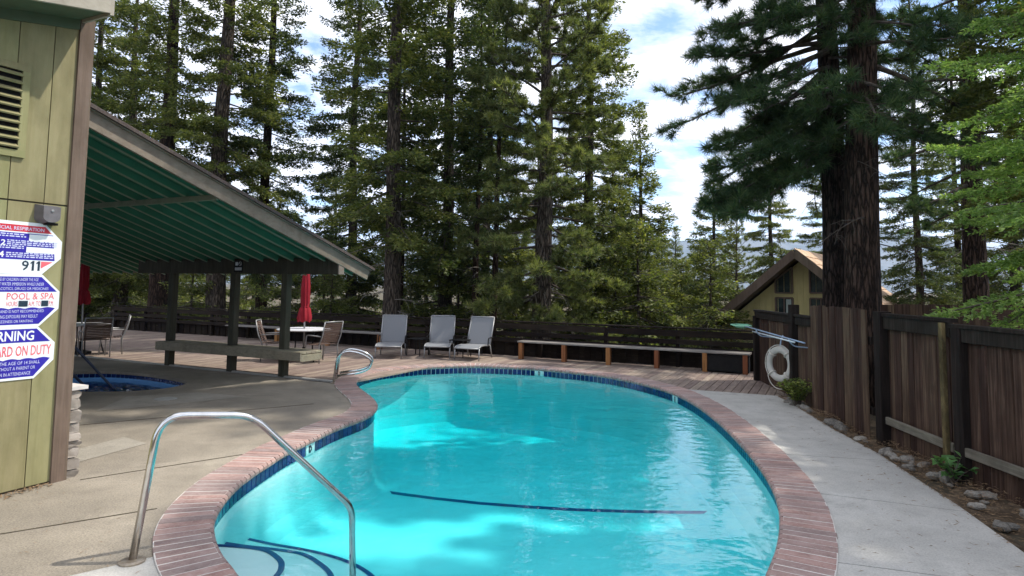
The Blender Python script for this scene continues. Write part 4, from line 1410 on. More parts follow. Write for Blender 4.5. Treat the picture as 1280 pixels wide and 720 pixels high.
# ================================================================== right-hand fence
rf_ = random.Random(21)
def fence_section(label, a, b_, h, lean=0.0, rails=None, posts=None, proud=0.0, z0=0.0, bw=(.10, .165)):
    a, b_ = Vector(a), Vector(b_)
    fs = thing('timber_fence', label, 'fence', (a + b_) / 2, group=None)
    d = (b_ - a); L = d.length; d.normalize()
    n = Vector((-d.y, d.x, 0))
    if n.x > 0: n = -n                                       # towards the pool
    s_ = 0.0
    while s_ < L - .03:
        w_ = min(rf_.uniform(*bw), L - s_)
        hh = h + rf_.uniform(-.012, .012)
        q = MB().cbox((0, 0, hh / 2), (max(.02, w_ - .007), .019, hh), .003)
        # a split and warped board edge
        jit = rf_.uniform(-.006, .006)
        q.v = [(v[0] + (jit if v[2] > hh * .5 else 0), v[1] + rf_.uniform(-.003, .003), v[2]) for v in q.v]
        R = Matrix((d, n, ZV)).transposed().to_4x4()
        R.translation = a + d * (s_ + w_ / 2) + n * (proud + rf_.uniform(-.004, .005)) + ZV * z0
        q.build('board', MT['fence'], fs, world=True, mw=R @ Matrix.Rotation(lean + rf_.uniform(-.004, .004), 4, 'X') @ Matrix.Rotation(rf_.uniform(-.004, .004), 4, 'Y'))
        s_ += w_
    for (z, hgt, th, off, m_) in rails or []:
        q = MB().beam(a + n * off + ZV * (z + z0), b_ + n * off + ZV * (z + z0), th, hgt, .006); q.build('rail', MT[m_], fs, world=True)
    for (s0, w_, hh, off, m_, ln) in posts or []:
        q = MB().cbox((0, 0, hh / 2), (w_, w_, hh), .008)
        R = Matrix((d, n, ZV)).transposed().to_4x4(); R.translation = a + d * s0 + n * off
        q.build('post', MT[m_], fs, world=True, mw=R @ Matrix.Rotation(ln, 4, 'Y'))
    return fs
fA0 = P(1105, 556); fA1 = P(1190, 600)
fA1 = Vector((4.36, fA1.y, 0)); fA0 = Vector((4.47, fA0.y, 0))
mr_ = [(1.435, .15, .04, .045, 'fencedark'), (1.525, .04, .11, .03, 'fencedark'), (.30, .085, .042, .05, 'fencerail')]
fence_section('weathered brown plank fence panel between the dark post and the thin mottled post', fA0, fA1, 1.47, 0, mr_, [(.02, .15, 1.56, .04, 'fencedark', 0)])
mr2 = [(1.40, .15, .04, .045, 'fencedark'), (1.475, .04, .11, .03, 'fencedark'), (.30, .085, .042, .05, 'fencerail')]
fence_section('reddish brown plank fence panel beside the thin mottled post, under the bright green branches', fA1 - Vector((0, .02, 0)), (4.33, 2.2, 0), 1.44, 0, mr2, [(.08, .13, 1.47, .02, 'fencedark', 0), (2.0, .1, 1.46, .03, 'fencedark', 0)])
lp_ = P(1190, 600); 
lpo = thing('thin_post', 'thin mottled yellow-brown post standing against the plank fence', 'post', (4.25, fA1.y + .03, 0))
R = Matrix.Rotation(-.008, 4, 'X'); R.translation = Vector((4.27, fA1.y + .06, 0))
MB().cbox((0, 0, .75), (.045, .055, 1.5), .006).build('shaft', wood('yellowed_post', (.035, .026, .014), (.085, .06, .03), (.20, .14, .07), (12, 12, 5)), lpo, world=True, mw=R)
fB0 = P(1018, 512); fB1 = P(1084, 551)
fB0 = Vector((4.60, fB0.y, 0)); fB1 = Vector((4.36, fB1.y - .02, 0))
fence_section('grey brown close-boarded fence panel standing proud of the others', fB0, fB1, 1.575, .0, [(1.2, .09, .04, -.05, 'fencedark'), (.35, .09, .04, -.05, 'fencedark')], None, 0, 0, (.09, .15))
fC0 = Vector((4.98, 13.0, 0)); fC1 = Vector((4.70, fB0.y - .05, 0))
Lc = (fC1 - fC0).length
fence_section('dark plank fence panel behind the life ring', fC0, fC1, 1.34, 0, [(1.30, .13, .04, .04, 'fencedark'), (1.385, .04, .11, .03, 'fencedark')], [(.05, .13, 1.28, .03, 'fencedark', 0), (Lc - .95, .14, 1.56, .05, 'fencedark', 0)])
# fence running on behind, seen above the near panels
fence_section('dark fence run behind the big pine trunks', (5.4, 9.4, 0), (10.5, 10.6, 0), 1.62, 0, None, None, 0, 0)

# ---- life ring with rope, hung on the fence
lc = PN(975, 455, (4.60, 11.3, 0), Vector((-1, -.08, 0)))
lr = thing('life_ring', 'off white life ring with rope hanging on the dark fence post', 'life ring', lc)
ax = Vector((-.93, -.36, .03)).normalized()
uu = ax.cross(ZV).normalized(); vv = uu.cross(ax).normalized()
q = MB(); R1, R2 = .245, .06
nU, nV = 36, 14
for i in range(nU):
    a = 2 * math.pi * i / nU
    for k in range(nV):
        c_ = 2 * math.pi * k / nV
        p = (uu * math.cos(a) + vv * math.sin(a)) * (R1 + R2 * math.cos(c_)) + ax * (R2 * .8 * math.sin(c_))
        q.v.append(tuple(p))
for i in range(nU):
    for k in range(nV):
        q.f.append((i * nV + k, ((i + 1) % nU) * nV + k, ((i + 1) % nU) * nV + (k + 1) % nV, i * nV + (k + 1) % nV))
q.build('ring', MT['ring'], lr, smooth=True)
for k in range(4):
    a = math.pi / 4 + k * math.pi / 2
    d_ = uu * math.cos(a) + vv * math.sin(a)
    MB().tube([d_ * R1 + (d_ * math.cos(b2) + ax * math.sin(b2)) * (R2 * 1.02) for b2 in [j * math.pi / 8 for j in range(16)]], .014, 6, closed=True).build('band', MT['rope'], lr)
rp = []
for i in range(49):
    a = 2 * math.pi * i / 48
    sag = .004 + .10 * max(0, -math.sin(a) - .6) / .4
    rp.append((uu * math.cos(a) + vv * math.sin(a)) * (R1 + R2 + .012 + sag) + ax * .02)
MB().tube(rp, .008, 6).build('rope', MT['rope'], lr, smooth=True)
MB().tube([vv * (R1 + R2 * .5), vv * (R1 + R2 + .1) + ax * -.02, vv * (R1 + .24) + ax * -.06], .012, 6).build('hanger', MT['bluepole'], lr)
# ---- poles resting on brackets along the fence
def pole(label, p0, p1, r_, m_, net=None):
    po = thing('pool_pole', label, 'pole', p1)
    MB().tube([p0, p1], r_, 10).build('shaft', MT[m_], po, smooth=True, world=True)
    return po
pa = PY(932, 408, 12.4); pb_ = PY(1006, 429, 9.9)
p1 = pole('blue skimmer pole with green net resting above the life ring', pa, pb_, .012, 'bluepole')
dn = (pb_ - pa).normalized(); sd = dn.cross(ZV).normalized()
q = MB()
hoop = [pa - dn * .02, pa - dn * .10 + sd * .15, pa - dn * .36 + sd * .16, pa - dn * .42, pa - dn * .36 - sd * .16, pa - dn * .10 - sd * .15]
q.tube(hoop, .012, 6, closed=True); q.build('net_frame', MT['net'], p1, world=True)
q = MB(); q.add([h - ZV * .004 for h in hoop] + [h * .5 + (pa - dn * .22) * .5 - ZV * .05 for h in hoop], [(i, (i + 1) % 6, 6 + (i + 1) % 6, 6 + i) for i in range(6)] + [tuple(range(6, 12))]); q.build('net', MT['net'], p1, world=True)
pc = PY(944, 413, 12.2); pd = PY(998, 428, 10.0)
pole('white rescue pole lying beside the blue skimmer pole', pc + Vector((-.05, 0, -.02)), pd + Vector((-.06, 0, 0)), .012, 'whitepole')
for i, f in enumerate((.3, .85)):
    c_ = pa.lerp(pb_, f)
    bk_ = MB().tube(bez([c_ + Vector((.28, 0, -.12)), c_ + Vector((.0, 0, -.10)), c_ + Vector((-.07, 0, -.03)), c_ + Vector((-.09, 0, .03))], .05, 3), .011, 6)
    bk_.build('pole_hook', MT['bluepole'], None, label=('blue hook on the fence above the life ring' if i else 'blue hook on the fence carrying the net end of the pole'), cat='hook')

# ================================================================== bed: rocks, litter, shrub, weed
rk = random.Random(9)
rock_ms = []
for k in range(7):
    q = MB(); n1, n2 = 8, 5
    rows = []
    ph = rk.uniform(0, 6)
    for i in range(n2 + 1):
        th = math.pi * i / n2
        for j in range(n1):
            a = 2 * math.pi * j / n1
            r_ = 1 + .22 * math.sin(2 * a + ph) * math.sin(th) + rk.uniform(-.13, .13)
            q.v.append((r_ * math.sin(th) * math.cos(a), r_ * .8 * math.sin(th) * math.sin(a), .6 * math.cos(th) * r_))
    for i in range(n2):
        for j in range(n1):
            q.f.append((i * n1 + j, (i + 1) * n1 + j, (i + 1) * n1 + (j + 1) % n1, i * n1 + (j + 1) % n1))
    m_ = q.mesh('bed_rock', smooth=False); m_.materials.append(MT['rock']); rock_ms.append(m_)
def bed_x(y):
    e = edge_at(min(y, wedge[0].y - .01))
    return e.x, fx(y) - .12
for k in range(64):
    y = rk.uniform(3.9, 10.6)
    x0, x1 = bed_x(y)
    f = rk.random()
    r_ = rk.uniform(.03, .075) * (1.5 if rk.random() < .15 else 1)
    x = x0 + .05 + (x1 - x0 - .05) * f
    near = 'the thin mottled post' if 5.3 < y < 7 else ('the bright green branches' if y <= 5.3 else ('the proud fence panel' if y < 9.2 else 'the life ring shrub'))
    size = 'large' if r_ > .075 else ('small' if r_ < .05 else 'medium')
    o = obj('bed_rock', rk.choice(rock_ms), None, None, loc=(x, y, .0 + r_ * .25), rot=(rk.uniform(-.3, .3), rk.uniform(-.3, .3), rk.uniform(0, 6)))
    o.scale = (r_ * 1.25, r_, r_ * .9)
    tag(o, '%s grey rock in the soil strip at the fence foot near %s' % (size, near), 'rock', 'rocks in the soil strip along the fence')
# dry needles and chips
q = MB()
for k in range(5200):
    y = rk.uniform(3.2, 11)
    x0, x1 = bed_x(y)
    x = x0 - .04 + (x1 - x0 + .1) * rk.random()
    if rk.random() < .03: x = x0 - abs(rk.gauss(0, .5))
    f = max(0, (x - x0) / max(.1, x1 - x0))
    z = .004 if x < x0 - .02 else -.005 + .055 * f + rk.uniform(0, .02)
    a = rk.uniform(0, 6.28); l_ = rk.uniform(.012, .04); w_ = rk.uniform(.001, .004)
    c_, s_ = math.cos(a), math.sin(a)
    q.v += [(x - c_ * l_ - s_ * w_, y - s_ * l_ + c_ * w_, z + rk.uniform(0, .012)), (x + s_ * w_, y - c_ * w_, z + .006), (x + c_ * l_, y + s_ * l_, z + rk.uniform(0, .014)), (x - s_ * w_, y + c_ * w_, z + .008)]
    n_ = len(q.v); q.f.append((n_ - 4, n_ - 3, n_ - 2, n_ - 1))
for k in range(420):                                          # a few blown onto the concrete
    pxl = rk.choice(((rk.uniform(0, 420), rk.uniform(500, 719)), (rk.uniform(900, 1230), rk.uniform(500, 719))))
    p_ = P(*pxl)
    if min((p_ - e_).length for e_ in edge[::6]) < .45 or (p_ - CN).dot(D1) < .03 or p_.x > edge_at(min(p_.y, wedge[0].y - .01)).x: continue
    if pxl[0] < 640 and any(p_.x > e_.x and abs(p_.y - e_.y) < .15 for e_ in edge[::4] if e_.x < 0): continue
    a = rk.uniform(0, 6.28); l_ = rk.uniform(.012, .035); w_ = rk.uniform(.0008, .0025)
    c_, s_ = math.cos(a), math.sin(a)
    q.v += [(p_.x - c_ * l_ - s_ * w_, p_.y - s_ * l_ + c_ * w_, .007), (p_.x + s_ * w_, p_.y - c_ * w_, .009), (p_.x + c_ * l_, p_.y + s_ * l_, .008), (p_.x - s_ * w_, p_.y + c_ * w_, .010)]
    n_ = len(q.v); q.f.append((n_ - 4, n_ - 3, n_ - 2, n_ - 1))
q.build('needle_litter', MT['litter'], label='dry pine needles and chips along the soil strip and on the concrete', cat='litter', kind='stuff')
# brown soil line at the foot of the clubhouse
q = MB()
for k in range(500):
    a_ = rk.uniform(-2.5, -.12); o_ = abs(rk.gauss(0, .045)) + .004
    p = CN + D2 * a_ + D1 * o_ * (1 + .6 * (a_ < -.3))
    a = rk.uniform(0, 6.28); l_ = rk.uniform(.012, .035); w_ = rk.uniform(.002, .007)
    c_, s_ = math.cos(a), math.sin(a)
    q.v += [(p.x - c_ * l_ - s_ * w_, p.y - s_ * l_ + c_ * w_, .003), (p.x + s_ * w_, p.y - c_ * w_, .012), (p.x + c_ * l_, p.y + s_ * l_, .004 + rk.uniform(0, .02)), (p.x - s_ * w_, p.y + c_ * w_, .014)]
    n_ = len(q.v); q.f.append((n_ - 4, n_ - 3, n_ - 2, n_ - 1))
q.build('wall_litter', MT['litter'], label='dry litter gathered along the foot of the clubhouse wall', cat='litter', kind='stuff')

def leafy(name, label, loc, stems, h, spread, leaf, nleaf, m_, seed):
    rr_ = random.Random(seed)
    r = thing(name, label, 'plant', loc)
    stem = MB(); lf = MB()
    for k in range(stems):
        a = rr_.uniform(0, 6.28); L = h * rr_.uniform(.6, 1.05); lean = rr_.uniform(.1, spread)
        p0 = Vector((rr_.uniform(-.04, .04), rr_.uniform(-.04, .04), 0))
        p2 = Vector((math.cos(a) * lean, math.sin(a) * lean, L))
        p1 = Vector((p2.x * .3, p2.y * .3, L * .6))
        pts = [p0.lerp(p1, i / 3).lerp(p1.lerp(p2, i / 3), i / 3) for i in range(4)]
        stem.tube(pts, [.006, .005, .004, .002], 5)
        for j in range(nleaf):
            f = rr_.uniform(.25, 1.0)
            c = p0.lerp(p1, f).lerp(p1.lerp(p2, f), f)
            b2 = rr_.uniform(0, 6.28); el = rr_.uniform(-.3, .8)
            d = Vector((math.cos(b2) * math.cos(el), math.sin(b2) * math.cos(el), math.sin(el)))
            s_ = d.cross(Vector((rr_.uniform(-.4, .4), rr_.uniform(-.4, .4), 1))).normalized()
            l_ = leaf * rr_.uniform(.6, 1.2)
            up_ = s_.cross(d) * l_ * .12
            lf.add([c, c + d * l_ * .4 + s_ * l_ * .32 + up_, c + d * l_, c + d * l_ * .4 - s_ * l_ * .32 + up_, ], [(0, 1, 2), (0, 2, 3)])
    stem.build('stems', MT['limb'], r); lf.build('foliage', MT[m_], r)
sh = P(997, 508)
leafy('low_shrub', 'bushy yellow green shrub at the fence foot below the life ring', (sh.x, sh.y, -.0), 42, .40, .34, .065, 26, 'shrub', 4)
wd = P(1187, 600)
leafy('broadleaf_weed', 'small broad leaved green weed at the foot of the thin mottled post', (4.17, 6.15, 0), 9, .26, .2, .10, 6, 'weed', 5)

# ================================================================== neighbouring house
pk = PY(996, 313, 21.0)
rd = Vector((.60, .80, 0)).normalized()                       # ridge direction
gd = Vector((.80, -.60, 0)).normalized()                      # across the gable, to the right
HM = Matrix(((gd.x, rd.x, 0, pk.x), (gd.y, rd.y, 0, pk.y), (0, 0, 1, 0), (0, 0, 0, 1)))
house = thing('cabin', 'olive gabled cabin beyond the fence with brown eaves and cedar roof', 'house', (pk.x, pk.y, -1))
PZ = pk.z
sl_ = .86
HWL, HWR, HB, HD = 4.1, 4.1, -1.6, 9.0
def hadd(q, name, m_, parent=house):
    q.v = [tuple(HM @ Vector(v)) for v in q.v]
    return q.build(name, MT[m_], parent, world=True)
q = MB()
zr = PZ - .30
gw = [(-HWL + .5, HB), (HWR - .5, HB), (HWR - .5, zr - (HWR - .5) * sl_), (0, zr), (-HWL + .5, zr - (HWL - .5) * sl_)]
n_ = len(gw)
q.v = [(x, .55, z) for x, z in gw] + [(x, HD, z) for x, z in gw]
q.f = [tuple(range(n_)), tuple(range(2 * n_ - 1, n_ - 1, -1))] + [(i, n_ + i, n_ + (i + 1) % n_, (i + 1) % n_) for i in range(n_)]
hadd(q, 'wall', 'house_siding')
q = MB()
x = -HWL + .55
while x < HWR - .5:
    zt = zr - abs(x) * sl_
    if zt > HB + .1:
        q.box((x, .545, (HB + zt) / 2), (.022, .03, zt - HB - .05))
    x += .2
hadd(q, 'siding_batten', 'house_siding')
for s_, HW in ((-1, HWL), (1, HWR)):
    ang = math.atan(sl_) * s_
    L = HW / math.cos(math.atan(sl_))
    c = (s_ * HW / 2, HD / 2, PZ - HW * sl_ / 2 - .02)
    q = MB().box((0, 0, 0), (L, HD + .6, .06), Matrix.Rotation(ang, 3, 'Y')); q.v = [tuple(Vector(v) + Vector(c)) for v in q.v]
    ro_ = hadd(q, 'roof', 'shingle')
    for row in range(14 if s_ > 0 else 0):                     # cedar courses
        f0 = row / 14
        for k in range(22):
            x0 = s_ * HW * (f0 + .5 / 14); z0 = PZ - abs(x0) * sl_ + .035
            y0 = -.28 + (k + .5 + .3 * (row % 2)) * (HD + .5) / 22.5
            q = MB().box((0, 0, 0), (L / 14 * 1.15, (HD + .5) / 22.5 - .02, .03), Matrix.Rotation(ang - .05, 3, 'Y'))
            q.v = [tuple(Vector(v) + Vector((x0, y0, z0 + rk.uniform(0, .012)))) for v in q.v]
            hadd(q, 'shingle', 'house_roof', ro_)
    q = MB().box((0, 0, 0), (L + .02, .05, .26), Matrix.Rotation(ang, 3, 'Y')); q.v = [tuple(Vector(v) + Vector((s_ * HW / 2, -.32, PZ - HW * sl_ / 2 - .10))) for v in q.v]
    hadd(q, 'barge_board', 'trimbrown')
    q = MB().box((0, 0, 0), (L - .02, .80, .02), Matrix.Rotation(ang, 3, 'Y')); q.v = [tuple(Vector(v) + Vector((s_ * HW / 2, .12, PZ - HW * sl_ / 2 - .19))) for v in q.v]
    hadd(q, 'eave_soffit', 'trimbrown')
def gpt(px, py):
    p = PN(px, py, HM @ Vector((0, .55, 0)), rd)
    l_ = HM.inverted() @ p
    return l_.x, l_.z
def hwin(pts, mull=None):
    x0 = min(p[0] for p in pts); x1 = max(p[0] for p in pts)
    q = MB(); n = len(pts)
    q.v = [(x, .53, z) for x, z in pts]; q.f = [tuple(range(n))]
    wo_ = hadd(q, 'window', 'glass')
    fr_ = MB()
    for i in range(n):
        a, b2 = Vector((pts[i][0], .515, pts[i][1])), Vector((pts[(i + 1) % n][0], .515, pts[(i + 1) % n][1]))
        fr_.beam(a, b2, .05, .09, .003, Vector((0, 1, 0)))
    if mull:
        fr_.beam((mull, .515, min(p[1] for p in pts)), (mull, .515, max(p[1] for p in pts)), .04, .04, .003, Vector((0, 1, 0)))
    hadd(fr_, 'window_frame', 'trimbrown', wo_)
    return wo_
wx0, wz1 = gpt(970, 372); wx1, _ = gpt(991, 372); _, wz0 = gpt(980, 408)
ww = hwin([(wx0, wz0), (wx1, wz0), (wx1, wz1), (wx0, wz1)], (wx0 + wx1) / 2)
q = MB(); q.v = [((wx0 + wx1) / 2 + .06, .527, wz0), (wx1 - .05, .527, wz0), (wx1 - .05, .527, wz1 - .05), ((wx0 + wx1) / 2 + .06, .527, wz1 - .05)]; q.f = [(0, 1, 2, 3)]
hadd(q, 'curtain', 'curtain', ww)
_, a0_ = gpt(970, 366); _, a1_ = gpt(970, 350); _, a2_ = gpt(991, 334)
hwin([(wx0, a0_), (wx1, a0_), (wx1, a2_), (wx0, a1_)])
rx0, rz1_ = gpt(1013, 372); rx1, _ = gpt(1040, 372)
hwin([(rx0, wz0), (rx1, wz0), (rx1, wz1), (rx0, wz1)], (rx0 + rx1) / 2)
_, b0_ = gpt(1013, 366); _, b1_ = gpt(1013, 336)
hwin([(rx0, b0_), (rx1, b0_), (rx1, b1_ - (rx1 - rx0) * sl_ * .8), (rx0, b1_)])

# ================================================================== trees
def quads_mesh(name, V, mat):
    """V: (n,4,3) rhombic needles or leaf sprays"""
    n = len(V)
    me = bpy.data.meshes.new(name)
    me.vertices.add(n * 4); me.loops.add(n * 4); me.polygons.add(n)
    me.vertices.foreach_set('co', V.reshape(-1).astype(np.float32))
    me.loops.foreach_set('vertex_index', np.arange(n * 4, dtype=np.int32))
    me.polygons.foreach_set('loop_start', np.arange(0, n * 4, 4, dtype=np.int32))
    me.polygons.foreach_set('loop_total', np.full(n, 4, dtype=np.int32))
    me.update()
    me.materials.append(mat)
    return me
def tris_mesh(name, V, mat):
    n = len(V)
    me = bpy.data.meshes.new(name)
    me.vertices.add(n * 3); me.loops.add(n * 3); me.polygons.add(n)
    me.vertices.foreach_set('co', V.reshape(-1).astype(np.float32))
    me.loops.foreach_set('vertex_index', np.arange(n * 3, dtype=np.int32))
    me.polygons.foreach_set('loop_start', np.arange(0, n * 3, 3, dtype=np.int32))
    me.polygons.foreach_set('loop_total', np.full(n, 3, dtype=np.int32))
    me.update()
    me.materials.append(mat)
    return me
def unit(a):
    return a / np.maximum(1e-9, np.linalg.norm(a, axis=-1, keepdims=True))
def rhombs(rng, C, Dv, ln, wd, flat=.5):
    """leaf-like rhombs at C pointing along Dv"""
    n = len(C)
    R = rng.normal(size=(n, 3)); R[:, 2] += flat * 2
    Sd = unit(np.cross(Dv, R))
    l_ = (ln * rng.uniform(.65, 1.25, n))[:, None]; w_ = (wd * rng.uniform(.7, 1.2, n))[:, None]
    return np.stack([C, C + Dv * l_ * .45 + Sd * w_ * .5, C + Dv * l_, C + Dv * l_ * .45 - Sd * w_ * .5], 1)
def limb_tube(q, pts, r0, r1, n=4):
    m = len(pts)
    q.tube([tuple(p) for p in pts], [r0 + (r1 - r0) * i / (m - 1) for i in range(m)], n, cap=False)

def fir_parts(seed, H, z0, rmax, nb, ln=.15, wd=.062, twig=.105, step=.034, power=.72, droop=.28, sector=None, zmax=None, bottom=.75, up_tip=.12):
    """branches in flat sprays, drooping low and rising near the top; returns needle rhombs and limb tubes"""
    rng = np.random.default_rng(seed)
    Q = []; q = MB()
    if sector is None:
        nb = int(nb * 1.6); rmax *= 1.18
    for i in range(nb):
        u = (i + rng.uniform(0, 1)) / nb
        z = z0 + (H - z0) * u * .985
        if sector is None:
            z = round(z / .62) * .62 + rng.normal(0, .17)
            if rng.uniform() < .10: continue
        if zmax and z > zmax: continue
        az = i * 2.39996 + rng.uniform(-.5, .5)
        if sector is not None and abs((az - sector[0] + math.pi) % (2 * math.pi) - math.pi) > sector[1]: continue
        L = rmax * (1 - u) ** power * rng.uniform(.72, 1.12)
        if u < .12: L *= bottom + (1 - bottom) * u / .12
        L = max(L, .25)
        el = math.radians(-14 + 46 * u + rng.uniform(-9, 9))
        h = np.array([math.cos(az), math.sin(az), 0]); sd = np.array([-h[1], h[0], 0])
        s = np.linspace(0, 1, 7)
        bend = rng.uniform(-.2, .2)
        dr = droop * rng.uniform(.5, 2.0)
        pts = np.outer(s, h) * L * math.cos(el) + np.outer(s ** 2, sd) * bend * L
        pts[:, 2] += z + s * L * math.sin(el) - dr * L * (s * (1 - u)) ** 1.6 * .8 + up_tip * L * s ** 3
        limb_tube(q, pts[::2], .008 + .016 * L * .6, .004, 4)
        # twigs either side of the limb
        nt = max(4, int(L / twig))
        ts = np.sort(rng.uniform(.10 if L < 1.2 else .2, 1.0, nt * 2))
        side = np.where(np.arange(nt * 2) % 2 == 0, 1.0, -1.0)
        base = np.stack([np.interp(ts, s, pts[:, c]) for c in range(3)], 1)
        tan = unit(np.stack([np.interp(np.clip(ts + .02, 0, 1), s, pts[:, c]) - np.interp(np.clip(ts - .02, 0, 1), s, pts[:, c]) for c in range(3)], 1))
        tl = (.16 + .42 * L * (1 - ts) ** .8 * np.clip(ts * 2.2, .25, 1)) * rng.uniform(.6, 1.2, nt * 2)
        tl = np.minimum(tl, 1.0)
        sv = unit(np.cross(tan, np.array([0, 0, 1.0])))
        td = unit(tan * .62 + sv * side[:, None] * rng.uniform(.6, 1.0, (nt * 2, 1)) + rng.normal(0, .10, (nt * 2, 3)) + np.array([0, 0, -.10]))
        # needles sprays along each twig
        ncs = np.maximum(2, (tl / step).astype(int))
        idx = np.repeat(np.arange(nt * 2), ncs)
        f = rng.uniform(.08, 1.0, len(idx))
        C = base[idx] + td[idx] * (tl[idx] * f)[:, None] + np.array([0, 0, -.12]) * ((tl[idx] * f) ** 2)[:, None]
        sgn = np.where(rng.uniform(size=len(idx)) < .5, 1.0, -1.0)
        sv2 = unit(np.cross(td[idx], np.array([0, 0, 1.0])))
        Dv = unit(td[idx] * .8 + sv2 * sgn[:, None] * rng.uniform(.2, .9, (len(idx), 1)) + rng.normal(0, .38, (len(idx), 3)) + np.array([0, 0, .05]))
        C = C + rng.normal(0, .03 if ln > .1 else .012, C.shape)
        if sector is None:
            C[:, 2] -= np.abs(rng.normal(0, .09, len(C)))
        Q.append(rhombs(rng, C, Dv, ln, wd, .6))
        if i % 2 == 0:                                         # a few bare twigs show
            for j in range(0, nt * 2, 4):
                e = base[j] + td[j] * tl[j]
                q.add([base[j] + np.array([0, 0, .004]), base[j] - np.array([0, 0, .004]), e], [(0, 1, 2)])
    return np.concatenate(Q), q
def pine_parts(seed, H, z0, rmax, nb, needle=.17, nw=.012, tufts=11, per=34, shape='round', elo=-18, ehi=40, sector=None, sag=.25, twl=.75, bias=1.0, azf=None):
    """long limbs carrying brushes of long needles at the ends of their twigs"""
    rng = np.random.default_rng(seed)
    T = []; q = MB()
    for i in range(nb):
        u = ((i + rng.uniform(0, 1)) / nb) ** bias
        z = z0 + (H - z0) * u
        az = i * 2.39996 + rng.uniform(-.6, .6)
        if azf and rng.uniform() < azf[2]: az = rng.normal(azf[0], azf[1])
        prof = (1 - u) ** .6 * (.65 + .35 * min(1, u * 5)) if shape == 'round' else (1 - u) ** .8
        L = max(.5, rmax * prof * rng.uniform(.7, 1.12))
        if sector is not None:
            L *= sector(az, u)
            if L < .3: continue
        el = math.radians(elo + (ehi - elo) * u + rng.uniform(-9, 9))
        h = np.array([math.cos(az), math.sin(az), 0]); sd = np.array([-h[1], h[0], 0])
        s = np.linspace(0, 1, 9)
        bend = rng.uniform(-.2, .2)
        pts = np.outer(s, h) * L * math.cos(el) + np.outer(np.sin(s * 3), sd) * bend * L * .35
        pts[:, 2] += z + s * L * math.sin(el) - sag * L * (s ** 2) * (1 - u) + .16 * L * s ** 4
        limb_tube(q, pts, .012 + .015 * L, .008, 6)
        nt = max(3, int(tufts * L / 2.2))
        ts = np.concatenate([[1.0], rng.uniform(.28, .99, nt - 1)])
        for tt in ts:
            b = np.array([np.interp(tt, s, pts[:, c]) for c in range(3)])
            b2 = np.array([np.interp(max(0, tt - .08), s, pts[:, c]) for c in range(3)])
            tn = unit(b - b2)
            sv = unit(np.cross(tn, np.array([0, 0, 1.0]))) * rng.choice([-1, 1])
            lw = rng.uniform(.25, 1.0) * twl * (.4 + .6 * (1 - tt * .5)) if tt < 1 else .15
            tw = unit(tn * rng.uniform(.5, 1.0) + sv * rng.uniform(.3, 1.0) + np.array([0, 0, rng.uniform(-.12, .35)]) + rng.normal(0, .12, 3))
            e = b + tw * lw
            limb_tube(q, [b, (b + e) / 2 + np.array([0, 0, -.03]), e], .010, .005, 3)
            for sub in range(rng.integers(2, 4) if lw > .3 else 1):
                if sub == 0: c0, dv = e, tw
                else:
                    f = rng.uniform(.35, .85); c0 = b + (e - b) * f
                    dv = unit(tw + rng.normal(0, .6, 3)); n0 = c0.copy(); c0 = c0 + dv * rng.uniform(.08, .22)
                    limb_tube(q, [n0, c0], .006, .004, 3)
                C = c0 - dv * rng.uniform(0, .16, (per, 1))
                D = unit(dv * rng.uniform(.25, 1.0, (per, 1)) + unit(rng.normal(size=(per, 3))) * .75 + np.array([0, 0, .08]))
                l_ = needle * rng.uniform(.75, 1.15, (per, 1))
                S_ = unit(np.cross(D, rng.normal(size=(per, 3)))) * nw * .5
                T.append(np.stack([C - S_, C + S_, C + D * l_], 1))
    return np.concatenate(T), q
def trunk_mesh(H, r0, seed, lean=(0, 0), flare=1.25, n=14, rings=26, bury=.6):
    rng = np.random.default_rng(seed)
    q = MB()
    ph = rng.uniform(0, 6, 6)
    for i in range(rings + 1):
        f = (i / rings) ** 1.25
        z = -bury + (H + bury) * f
        r_ = r0 * (1 - f) ** .85 * (1 + (flare - 1) * math.exp(-max(0, z) * 1.6)) + .01
        cx = lean[0] * f + .05 * math.sin(z * .5 + ph[0]); cy = lean[1] * f + .05 * math.sin(z * .45 + ph[1])
        for k in range(n):
            a = 2 * math.pi * k / n
            w_ = 1 + .05 * math.sin(3 * a + ph[2] + z * .3) + .04 * math.sin(5 * a + ph[3] - z * .5) + rng.uniform(-.02, .02)
            q.v.append((cx + r_ * w_ * math.cos(a), cy + r_ * w_ * math.sin(a), z))
    for i in range(rings):
        for k in range(n):
            q.f.append((i * n + k, i * n + (k + 1) % n, (i + 1) * n + (k + 1) % n, (i + 1) * n + k))
    return q
def dead_branches(seed, z0, z1, n, L):
    rng = np.random.default_rng(seed); q = MB()
    for i in range(n):
        z = rng.uniform(z0, z1); az = rng.uniform(0, 6.28); l_ = L * rng.uniform(.4, 1.1)
        h = np.array([math.cos(az), math.sin(az), 0]); s = np.linspace(0, 1, 6); sd = np.array([-h[1], h[0], 0])
        pts = np.outer(s, h) * l_ + np.outer(np.sin(s * 3 + rng.uniform(0, 3)), sd) * .12 * l_
        pts[:, 2] += z + s * l_ * rng.uniform(-.1, .25) - .55 * l_ * s ** 2 * rng.uniform(.3, 1)
        limb_tube(q, pts, .016, .004, 4)
        for j in range(6):
            t = rng.uniform(.3, 1); b = np.array([np.interp(t, s, pts[:, c]) for c in range(3)])
            e = b + (h * .5 + sd * rng.uniform(-1, 1)) * rng.uniform(.15, .5) + np.array([0, 0, rng.uniform(-.35, .05)])
            limb_tube(q, [b, (b + e) / 2 + np.array([0, 0, .04]), e], .007, .003, 3)
    return q
